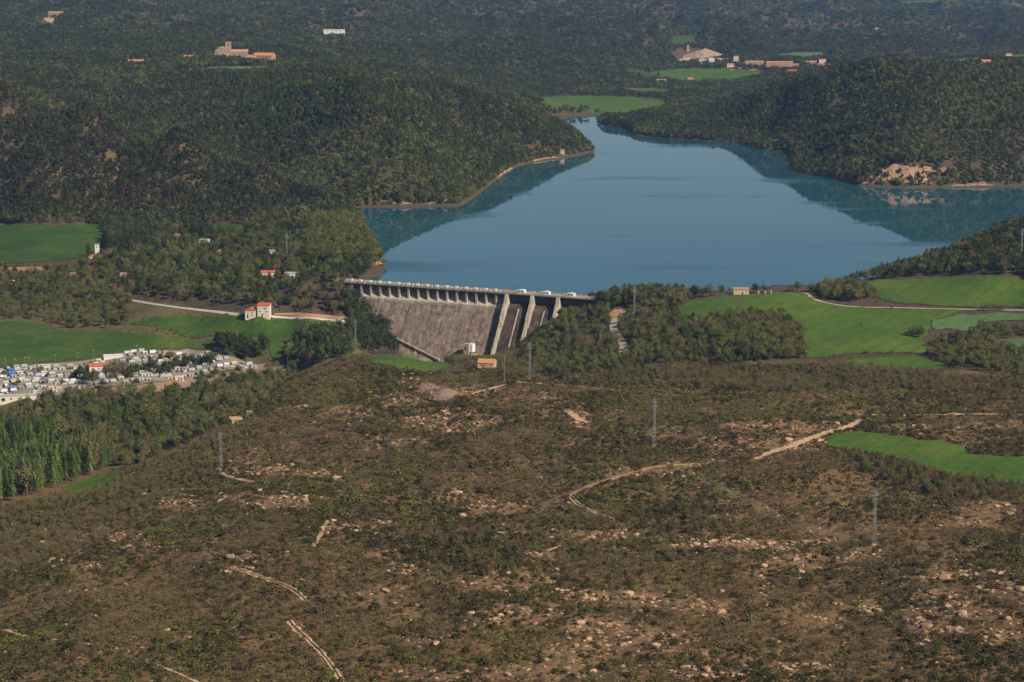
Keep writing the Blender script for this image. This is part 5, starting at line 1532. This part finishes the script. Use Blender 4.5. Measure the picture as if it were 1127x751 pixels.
camp_trees([(135, 284), (138, 285), (143, 284), (146, 286)], 15, 18, 'cypress_tree')
# right bank
x, y = region([(585, 405), (575, 388), (600, 362), (640, 338), (660, 330), (700, 334), (745, 336), (752, 352), (800, 346), (850, 350), (876, 360), (884, 395), (800, 404), (690, 408), (620, 420)], 5.6, 36, 1500, 1900)
grow(x, y, ['broadleaf_tree', 'pine_tree', 'bare_tree'], [.42, .30, .28], 5, 9.5, .84)
x, y = region([(780, 366), (860, 352), (892, 372), (890, 396), (800, 398)], 5.4, 37, 1500, 1900); grow(x, y, ['broadleaf_tree', 'bare_tree', 'pine_tree'], [.6, .22, .18], 8, 12)
x, y = region([(655, 326), (700, 323), (760, 327), (800, 325), (798, 329), (752, 337), (700, 338), (660, 340)], 6, 38, 1650, 2000); grow(x, y, ['pine_tree', 'broadleaf_tree', 'bare_tree'], [.5, .3, .2], 9, 13)
x, y = region([(800, 323.5), (905, 320), (940, 315), (945, 318), (910, 325), (860, 321.8), (800, 326)], 5, 39, 1650, 2050); grow(x, y, ['broadleaf_tree', 'pine_tree', 'bare_tree'], [.5, .3, .2], 6, 10, .8)
x, y = region([(898, 320), (935, 316), (965, 321), (962, 328), (940, 333), (905, 330)], 5, 40, 1650, 2000); grow(x, y, ['broadleaf_tree', 'pine_tree', 'bare_tree'], [.5, .25, .25], 8, 12)
x, y = region([(936, 312), (960, 300), (1040, 262), (1127, 225), (1400, 190), (1400, 310), (1127, 305), (1084, 301), (983, 307)], 6.2, 41, 1650, 2300); grow(x, y, ['pine_tree', 'broadleaf_tree', 'bare_tree'], [.68, .2, .12], 8, 12, .92)
x, y = region([(1020, 382), (1050, 372), (1095, 378), (1127, 392), (1400, 395), (1400, 425), (1127, 418), (1090, 410), (1040, 404), (1020, 396)], 5.4, 42, 1450, 1800); grow(x, y, ['broadleaf_tree', 'bare_tree', 'pine_tree'], [.55, .3, .15], 7, 11, .9)
x, y = region([(1062, 362), (1127, 360), (1400, 358), (1400, 372), (1127, 372), (1092, 378), (1062, 378)], 6, 43, 1500, 1850); grow(x, y, ['broadleaf_tree', 'bare_tree'], [.7, .3], 6, 9, .6)
camp_trees([(a + random.uniform(-3, 3), b + random.uniform(-2, 2)) for a, b in [(386, 336), (392, 341), (399, 346), (406, 350), (413, 354), (420, 358), (427, 362), (434, 366), (441, 370), (448, 374), (456, 377), (464, 380), (390, 348), (398, 354), (407, 359), (416, 364), (424, 368), (432, 373), (440, 377), (395, 362), (404, 368), (414, 374), (424, 380), (434, 384)]], 13, 18)
camp_trees([(428, 352), (434, 357), (446, 366), (466, 376), (472, 379), (478, 381)], 12, 15, 'cypress_tree')
camp_trees([(598, 374), (605, 367), (612, 361), (620, 353), (628, 347), (636, 342), (643, 338), (590, 382), (584, 389), (577, 395), (600, 384), (612, 373), (622, 364)], 7, 10, 'broadleaf_tree')
camp_trees([(652, 336), (660, 335), (668, 336), (676, 334)], 11, 14)
camp_trees([(random.uniform(-60, 285), 0) for _ in range(0)], 3, 5)
cq = random.Random(9)
for _ in range(46):
    a = cq.uniform(-40, 285); b = 408 - a * .085 + cq.uniform(2, 26 - a * .04)
    camp_trees([(a, b)], 3.5, 7.5, cq.choice(['broadleaf_tree', 'bare_tree', 'pine_tree', 'broadleaf_tree']))
camp_trees([(1004, 370), (1009, 371), (1013, 369), (1007, 368), (1012, 372)], 7, 8.5, 'broadleaf_tree')
camp_trees([(948, 360)], 4, 5, 'bare_tree')
camp_trees([(1088, 342), (1094, 342), (1100, 342), (1106, 342), (1082, 342)], 5, 7, 'bare_tree')
x, y = region([(395, 392), (480, 380), (520, 388), (600, 372), (606, 410), (560, 418), (545, 404), (520, 398), (500, 402), (470, 394), (420, 391)], 3.8, 51, 1550, 1860); grow(x, y, ['bare_tree', 'broadleaf_tree'], [.6, .4], 3, 6, .8)
x, y = region([(376, 396), (400, 388), (440, 404), (500, 410), (500, 416), (430, 412), (380, 406)], 3.6, 52, 1450, 1750); grow(x, y, ['bare_tree', 'broadleaf_tree'], [.6, .4], 2.5, 4.5, .7)
# sparse bushes on rough ground and along field edges
for poly, seed, dn in [([(140, 324), (270, 335), (385, 335), (385, 350), (300, 343), (220, 340), (140, 332)], 61, .5), ([(135, 358), (240, 372), (300, 380), (296, 386), (236, 376), (140, 364)], 62, .6),
                       ([(-150, 292), (60, 288), (100, 286), (110, 296), (60, 305), (-150, 308)], 63, .5), ([(296, 395), (340, 398), (325, 412), (290, 405)], 64, .5), ([(380, 350), (400, 340), (470, 376), (520, 392), (440, 392), (385, 385)], 65, .5),
                       ([(870, 318), (1127, 300), (1300, 300), (1300, 345), (1060, 348), (930, 342), (880, 330)], 66, .10), ([(890, 392), (1040, 388), (1060, 410), (900, 412)], 67, .45), ([(600, 400), (700, 402), (905, 402), (905, 412), (700, 418), (600, 420)], 68, .6)]:
    x, y = region(poly, 4.2, seed, 1300, 2500); grow(x, y, ['broadleaf_tree', 'bare_tree', 'pine_tree'], [.45, .4, .15], 1.6, 4.0, dn)
for key in ('upper_left', 'main_left', 'middle_left', 'by_dam', 'valley_corner', 'lakeside', 'pale_right', 'upper_right', 'lower_strip', 'scrub_right'):
    p = np.array(offset_poly(FIELD_XY[key], 2.2)); q = tr.uniform(size=len(p)) < .55
    grow(p[q, 0] + tr.normal(0, 1.2, q.sum()), p[q, 1] + tr.normal(0, 1.2, q.sum()), ['broadleaf_tree', 'bare_tree'], [.4, .6], 1.0, 2.6, 1.0, (.9, 1.4))
# dead and budding trees along the upper edge of the scrub and in its hollows
x, y = region([(690, 404), (905, 404), (1040, 410), (1400, 424), (1400, 450), (1000, 430), (850, 432), (700, 425), (600, 425)], 4.4, 44, 1300, 1750); grow(x, y, ['bare_tree', 'broadleaf_tree'], [.82, .18], 3.5, 6, .8)
x, y = region([(940, 500), (1040, 524), (1130, 536), (1130, 552), (1030, 548), (930, 520)], 4.2, 45, 1050, 1450); grow(x, y, ['bare_tree', 'broadleaf_tree', 'pine_tree'], [.6, .28, .12], 3.5, 6.5, .75)
x, y = region([(560, 575), (780, 560), (800, 590), (700, 640), (540, 640), (480, 600)], 4.6, 46, 900, 1400); grow(x, y, ['bare_tree', 'broadleaf_tree'], [.85, .15], 3, 5.2, .6)
x, y = region([(0, 560), (140, 520), (250, 470), (280, 500), (120, 590), (0, 640), (-150, 640), (-150, 610)], 4.6, 47, 1000, 1600); grow(x, y, ['bare_tree', 'broadleaf_tree'], [.9, .1], 3, 5, .6)

TX_ = np.concatenate([t[0] for t in TREES]); TY_ = np.concatenate([t[1] for t in TREES]); TZ_ = np.concatenate([t[2] for t in TREES])
TK_ = np.concatenate([t[3] for t in TREES]); TH_ = np.concatenate([t[4] for t in TREES]); TW_ = np.concatenate([t[5] for t in TREES])
TR_ = tr.uniform(0, 6.283, len(TX_))
print('trees', len(TX_))

WORDT = {'pine_tree': 'dark green pine', 'broadleaf_tree': 'leafing broadleaf tree', 'poplar_tree': 'slender green poplar', 'bare_tree': 'grey-brown budding tree', 'cypress_tree': 'dark columnar cypress'}
PLURAL = {'pine_tree': 'dark pines', 'broadleaf_tree': 'leafing trees', 'poplar_tree': 'green poplars', 'bare_tree': 'budding trees', 'cypress_tree': 'cypresses'}
LAND = [(291, 340, 'the pale tower house'), (536, 398, 'the small orange-roofed house'), (260, 462, 'the ruined stone hut'), (815, 321, 'the beige lakeside hut'), (103, 284, 'the red hip roof'),
        (225, 266, 'the bright white house'), (296, 301, 'the long red roof'), (321, 303, 'the white porch house'), (108, 405, 'the red-roofed camp building'), (14, 437, 'the long white camp building'), (197, 415, 'the blue-doored kiosk'),
        (962, 575, 'the nearest lattice pylon'), (720, 465, 'the mid-slope pylon'), (583, 400, 'the pylon below the dam'), (243, 500, 'the left-slope pylon'), (391, 372, 'the pylon by the dam field'), (698, 333, 'the pylon by the winding road'), (1124, 270, 'the right-edge pylon'),
        (445, 400, 'the small dam-side field'), (100, 532, 'the small valley meadow'), (960, 365, 'the bright lakeside field'), (1000, 497, 'the field amid the scrub'), (680, 368, 'the winding gravel road'), (1011, 372, 'the round bush on the field'),
        (490, 430, 'the rubble mounds'), (885, 488, 'the broad orange track'), (645, 540, 'the winding dirt track'), (348, 715, 'the two-rut bottom track'), (295, 640, 'the lower left track'), (353, 588, 'the short track'), (60, 704, 'the faint left path'), (195, 741, 'the bottom left path'),
        (300, 519, 'the orange ledges'), (290, 550, 'the left-slope outcrop'), (125, 590, 'the far-left outcrop'), (505, 548, 'the middle outcrop'), (800, 597, 'the long rock ledge'), (1085, 632, 'the boulder row'), (1041, 638, 'the largest boulder'), (1050, 695, 'the lower right boulders'), (690, 690, 'the bottom stone patch'), (600, 740, 'the bottom-edge stones'),
        (560, 655, 'the dark scrub patch'), (845, 560, 'the grassy clearing strip'), (450, 640, 'the central scrub'), (200, 640, 'the lower left scrub'), (900, 660, 'the stony right scrub'), (1090, 570, 'the right-edge scrub'), (400, 330, 'the left end of the dam'), (590, 350, 'the dam spillway'), (265, 388, 'the caravan-side pine clump'),
        (12, 478, 'the riverside wood edge'), (70, 474, 'the riverside wood heart'), (150, 462, 'the brown riverside thicket'), (45, 520, 'the poplar wood foot'), (5, 532, 'the left wood corner'), (75, 505, 'the tallest poplars'),
        (150, 285, 'the tall pine stand'), (180, 312, 'the roadside pinewood'), (145, 262, 'the tallest pines'),
        (60, 270, 'the upper left field'), (100, 380, 'the field above the caravans'), (830, 380, 'the dark thicket'), (1060, 390, 'the right thicket'), (920, 325, 'the field road bend'), (740, 330, 'the near lake shore'), (1050, 285, 'the wooded right shore'), (450, 226, 'the left rock bluff'), (1000, 195, 'the right rock bluff'), (640, 170, 'the wooded lake point')]
ORD = ['first', 'second', 'third', 'fourth', 'fifth', 'sixth', 'seventh', 'eighth', 'ninth', 'tenth', 'eleventh', 'twelfth']
CROWD = []        # (object, singular, plural, picture x, picture y, size)
def name_crowd():
    cells = {}
    for o, one, many, px, py, size in CROWD:
        d = [((px - a) ** 2 + ((py - b) * 1.3) ** 2, k) for k, (a, b, t) in enumerate(LAND)]
        k = min(d)[1]; a, b, t = LAND[k]
        dx, dy = px - a, (py - b) * 1.6
        side = ('right of' if dx > 0 else 'left of') if abs(dx) > abs(dy) else ('in front of' if dy > 0 else 'behind')
        cells.setdefault((one, many, k, side), []).append((px, size, o))
    for (one, many, k, side), L in cells.items():
        t = LAND[k][2]
        L.sort(key=lambda q: q[1])
        if len(L) <= 3: parts = [('', L)]
        else:
            n = len(L); parts = [('small ', L[:n // 3]), ('mid-sized ', L[n // 3:2 * n // 3]), ('large ', L[2 * n // 3:])]
        for word, P in parts:
            P.sort(key=lambda q: q[0])
            for i, (px, size, o) in enumerate(P):
                if len(P) == 1: lab = '%s%s %s %s' % (word, one, side, t)
                elif i == 0: lab = 'leftmost %s%s %s %s' % (word, one, side, t)
                elif i == len(P) - 1: lab = 'rightmost %s%s %s %s' % (word, one, side, t)
                elif i < 12: lab = '%s from left of the %s%s %s %s' % (ORD[i], word, many, side, t)
                else: lab = '%s%s %s %s, towards the right' % (word, one, side, t)
                if len(lab.split()) > 16: lab = lab.replace('mid-sized ', '').replace('from left of the', 'from left,')
                o['label'] = lab
                o['group'] = '%s %s %s' % (many, side, t)
single = np.zeros(len(TX_), bool)
for kind in WORDT:
    sel = np.where(TK_ == kind)[0]
    px, py = project(TX_[sel], TY_[sel], TZ_[sel])
    inside = (px > -5) & (px < PW + 5) & (py > 0) & (py < PH + 25)
    sel = sel[inside]
    size = TH_[sel] / TY_[sel]
    order = sel[np.argsort(-size)][:900]
    vis = visible(TX_[order], TY_[order], TZ_[order] + TH_[order] * .6)
    order = order[vis][:300 if kind != 'cypress_tree' else 60]
    single[order] = True
    for n_, i in enumerate(order):
        jm, crown, trunk = FINE[kind][n_ % len(FINE[kind])]
        e = empty(kind, (TX_[i], TY_[i], TZ_[i]), TR_[i])
        e.scale = (TH_[i] * TW_[i], TH_[i] * TW_[i], TH_[i])
        obj('trunk', trunk, e); obj('crown', crown, e)
        pp = project(TX_[i], TY_[i], TZ_[i])
        tag(e, None, 'tree'); CROWD.append((e, WORDT[kind], PLURAL[kind], float(pp[0]), float(pp[1]), float(TH_[i])))
rest = np.where(~single)[0]
kinds = ['pine_tree', 'broadleaf_tree', 'poplar_tree', 'bare_tree', 'cypress_tree', 'old_pine']
ix = np.array([kinds.index(k) for k in TK_[rest]])
for far, nm, lab in ((False, 'woodland', 'mixed pine wood and thickets on the near banks'), (True, 'forest', 'dense pine forest covering the hills round the lake')):
    m = (TY_[rest] > 2400) == far
    s = rest[m]
    gn_scatter(nm, kinds, np.column_stack([TX_[s], TY_[s], TZ_[s]]), ix[m], np.column_stack([TH_[s] * TW_[s], TH_[s] * TW_[s], TH_[s]]), TR_[s], lab, None, TPL if far else FTPL)

# ------------------------------------------------------------------ scrub on the near slope
x, y = jgrid(660, 1720, 1.6, .29, 77)
z = ground(x, y); px, py = project(x, y, z)
k = in_poly(px, py, SCRUB_PX) & free(x, y, z, .3)
k &= (seg_dist(px, py, CLEAR) > 5) | (tr.uniform(size=x.shape) < .3)
for a, b, w_, h_, n_ in OUT:
    k &= ~((((px - a) / (w_ * 1.1)) ** 2 + ((py - b) / (h_ * 1.1)) ** 2 < 1) & (tr.uniform(size=x.shape) < .62))
den = fbm(x / 22, y / 26, 3, 91)
k &= tr.uniform(size=x.shape) < np.clip((den - .16) * 2.8, .44, .97)
x, y, z = x[k], y[k], z[k]
t1 = fbm(x / 45, y / 55, 4, 101); t2 = fbm(x / 80, y / 90, 3, 131); u_ = tr.uniform(size=x.shape)
t1 = (t1 - .5) * 2.2 + .5
kind = np.where(u_ < np.clip(t1, .12, .85), 0, np.where(tr.uniform(size=x.shape) < .42, 2, 1))
kind = np.where((t2 > .58) & (tr.uniform(size=x.shape) < .16), 3, kind)
kind = np.where(tr.uniform(size=x.shape) < .015, 3, kind)
sz = tr.gamma(2.6, .55, len(x)) + .45
sz = np.where(kind == 3, sz * 1.15, np.where(kind == 2, sz * 1.15, sz))
ht = sz * tr.uniform(.55, .95, len(x))
rot = tr.uniform(0, 6.283, len(x))
SK = ['shrub_dark', 'shrub_sage', 'shrub_brown', 'shrub_green']
SP_ = ['olive shrubs', 'sage shrubs', 'brown shrubs', 'green shrubs']
SW = ['dark olive evergreen shrub', 'grey-green sage shrub', 'dry brown twiggy shrub', 'fresh green shrub']
px, py = project(x, y, z)
ins = (px > 0) & (px < PW) & (py < PH)
big = np.argsort(-np.where(ins, sz * ht / y ** 2, 0))[:450]
big = big[visible(x[big], y[big], z[big] + ht[big])][:300]
for n_, i in enumerate(big):
    K = SK[kind[i]]
    o = obj('shrub', FINE[K][n_ % len(FINE[K])][0], None, (x[i], y[i], z[i]), rot[i])
    o.scale = (sz[i], sz[i], ht[i])
    tag(o, None, 'shrub'); CROWD.append((o, SW[kind[i]], SP_[kind[i]], float(px[i]), float(py[i]), float(sz[i])))
m = np.ones(len(x), bool); m[big] = False
print('shrubs', m.sum())
gn_scatter('scrub', SK, np.column_stack([x, y, z])[m], kind[m], np.column_stack([sz, sz, ht])[m], rot[m], 'low mixed scrub covering the near slope')

# ------------------------------------------------------------------ rocks: traced outcrops and loose stones
rx_, ry_, rs_ = [], [], []
for a, b, w_, h_, n_ in OUT:
    n_ = int(n_ * 2.0)
    q = tr.normal(size=(n_, 2)) * .75
    rx_.append(a + q[:, 0] * w_); ry_.append(np.maximum(b + q[:, 1] * h_, 396)); rs_.append(tr.gamma(1.6, .62, n_) + .4)
for a, b, s in [(1041, 638, 6.0), (1078, 628, 3.6), (1090, 630, 4.2), (1101, 632, 3.4), (1113, 634, 3.6), (1015, 637, 3.2), (1019, 706, 3.4), (1054, 693, 4.8), (332, 640, 4.6), (362, 657, 3), (1074, 651, 3), (961, 671, 3.6), (1043, 668, 3), (1010, 681, 3), (653, 661, 3.4), (705, 673, 2.6), (147, 568, 3.2), (490, 462, 4), (515, 467, 3.6), (487, 478, 3), (735, 511, 2.8), (688, 583, 3), (752, 600, 2.8), (832, 501, 3), (905, 466, 2.6)]:
    rx_.append(np.array([a])); ry_.append(np.array([b])); rs_.append(np.array([s]))
rx_ = np.concatenate(rx_); ry_ = np.concatenate(ry_); rs_ = np.concatenate(rs_)
hx, hy, hz = hit(rx_, ry_)
gx, gy = jgrid(680, 1650, 4.2, .28, 78)
gz = ground(gx, gy); gpx, gpy = project(gx, gy, gz)
lz = fbm(gx / 30, gy / 22, 3, 141)
k = in_poly(gpx, gpy, SCRUB_PX) & free(gx, gy, gz, 0) & (tr.uniform(size=gx.shape) < np.clip((lz - .50) * 4.5, .05, .7))
gx, gy, gz = gx[k], gy[k], gz[k]
gs = tr.gamma(2.0, .3, len(gx)) + .3
kk = free(hx, hy, hz, 0, False)
X = np.concatenate([hx[kk], gx]); Y = np.concatenate([hy[kk], gy]); Z = np.concatenate([hz[kk], gz]); S = np.concatenate([rs_[kk], gs])
rot = tr.normal(0, .5, len(X)); sy = tr.uniform(.6, 1.1, len(X)); szz = tr.uniform(.7, 1.25, len(X))
px, py = project(X, Y, Z)
ins = (px > 0) & (px < PW) & (py < PH)
big = np.argsort(-np.where(ins, S / Y, 0))[:420]
big = big[visible(X[big], Y[big], Z[big] + .5)][:300]
for n_, i in enumerate(big):
    o = obj('boulder', ROCKS[n_ % 5], None, (X[i], Y[i], Z[i] + .1 * S[i]), rot[i])
    o.scale = (S[i], S[i] * sy[i], S[i] * szz[i])
    tag(o, None, 'boulder'); CROWD.append((o, 'pinkish sandstone boulder', 'pinkish boulders', float(px[i]), float(py[i]), float(S[i])))
m = np.ones(len(X), bool); m[big] = False
print('rocks', m.sum())
gn_scatter('loose_rocks', ['rock'], np.column_stack([X, Y, Z + .08 * S])[m], np.zeros(m.sum(), int), np.column_stack([S, S * sy, S * szz])[m], rot[m], 'loose pinkish stones scattered over the scrub slope')

CROWD += CAMPERS
name_crowd()

# ------------------------------------------------------------------ air
hz_m = bpy.data.materials.new('haze_air'); hz_m.use_nodes = True
nt = hz_m.node_tree; nt.nodes.clear()
pv = nt.nodes.new('ShaderNodeVolumePrincipled'); ou = nt.nodes.new('ShaderNodeOutputMaterial')
pv.inputs['Color'].default_value = (0.32, 0.56, 1.0, 1); pv.inputs['Density'].default_value = 3.3e-5; pv.inputs['Anisotropy'].default_value = 0.2
nt.links.new(pv.outputs[0], ou.inputs['Volume'])
o = MB().box(-4700, 4700, -60, 12800, -80, 345).build('haze', hz_m)
tag(o, 'thin blue haze in the air over the valley', kind='stuff')
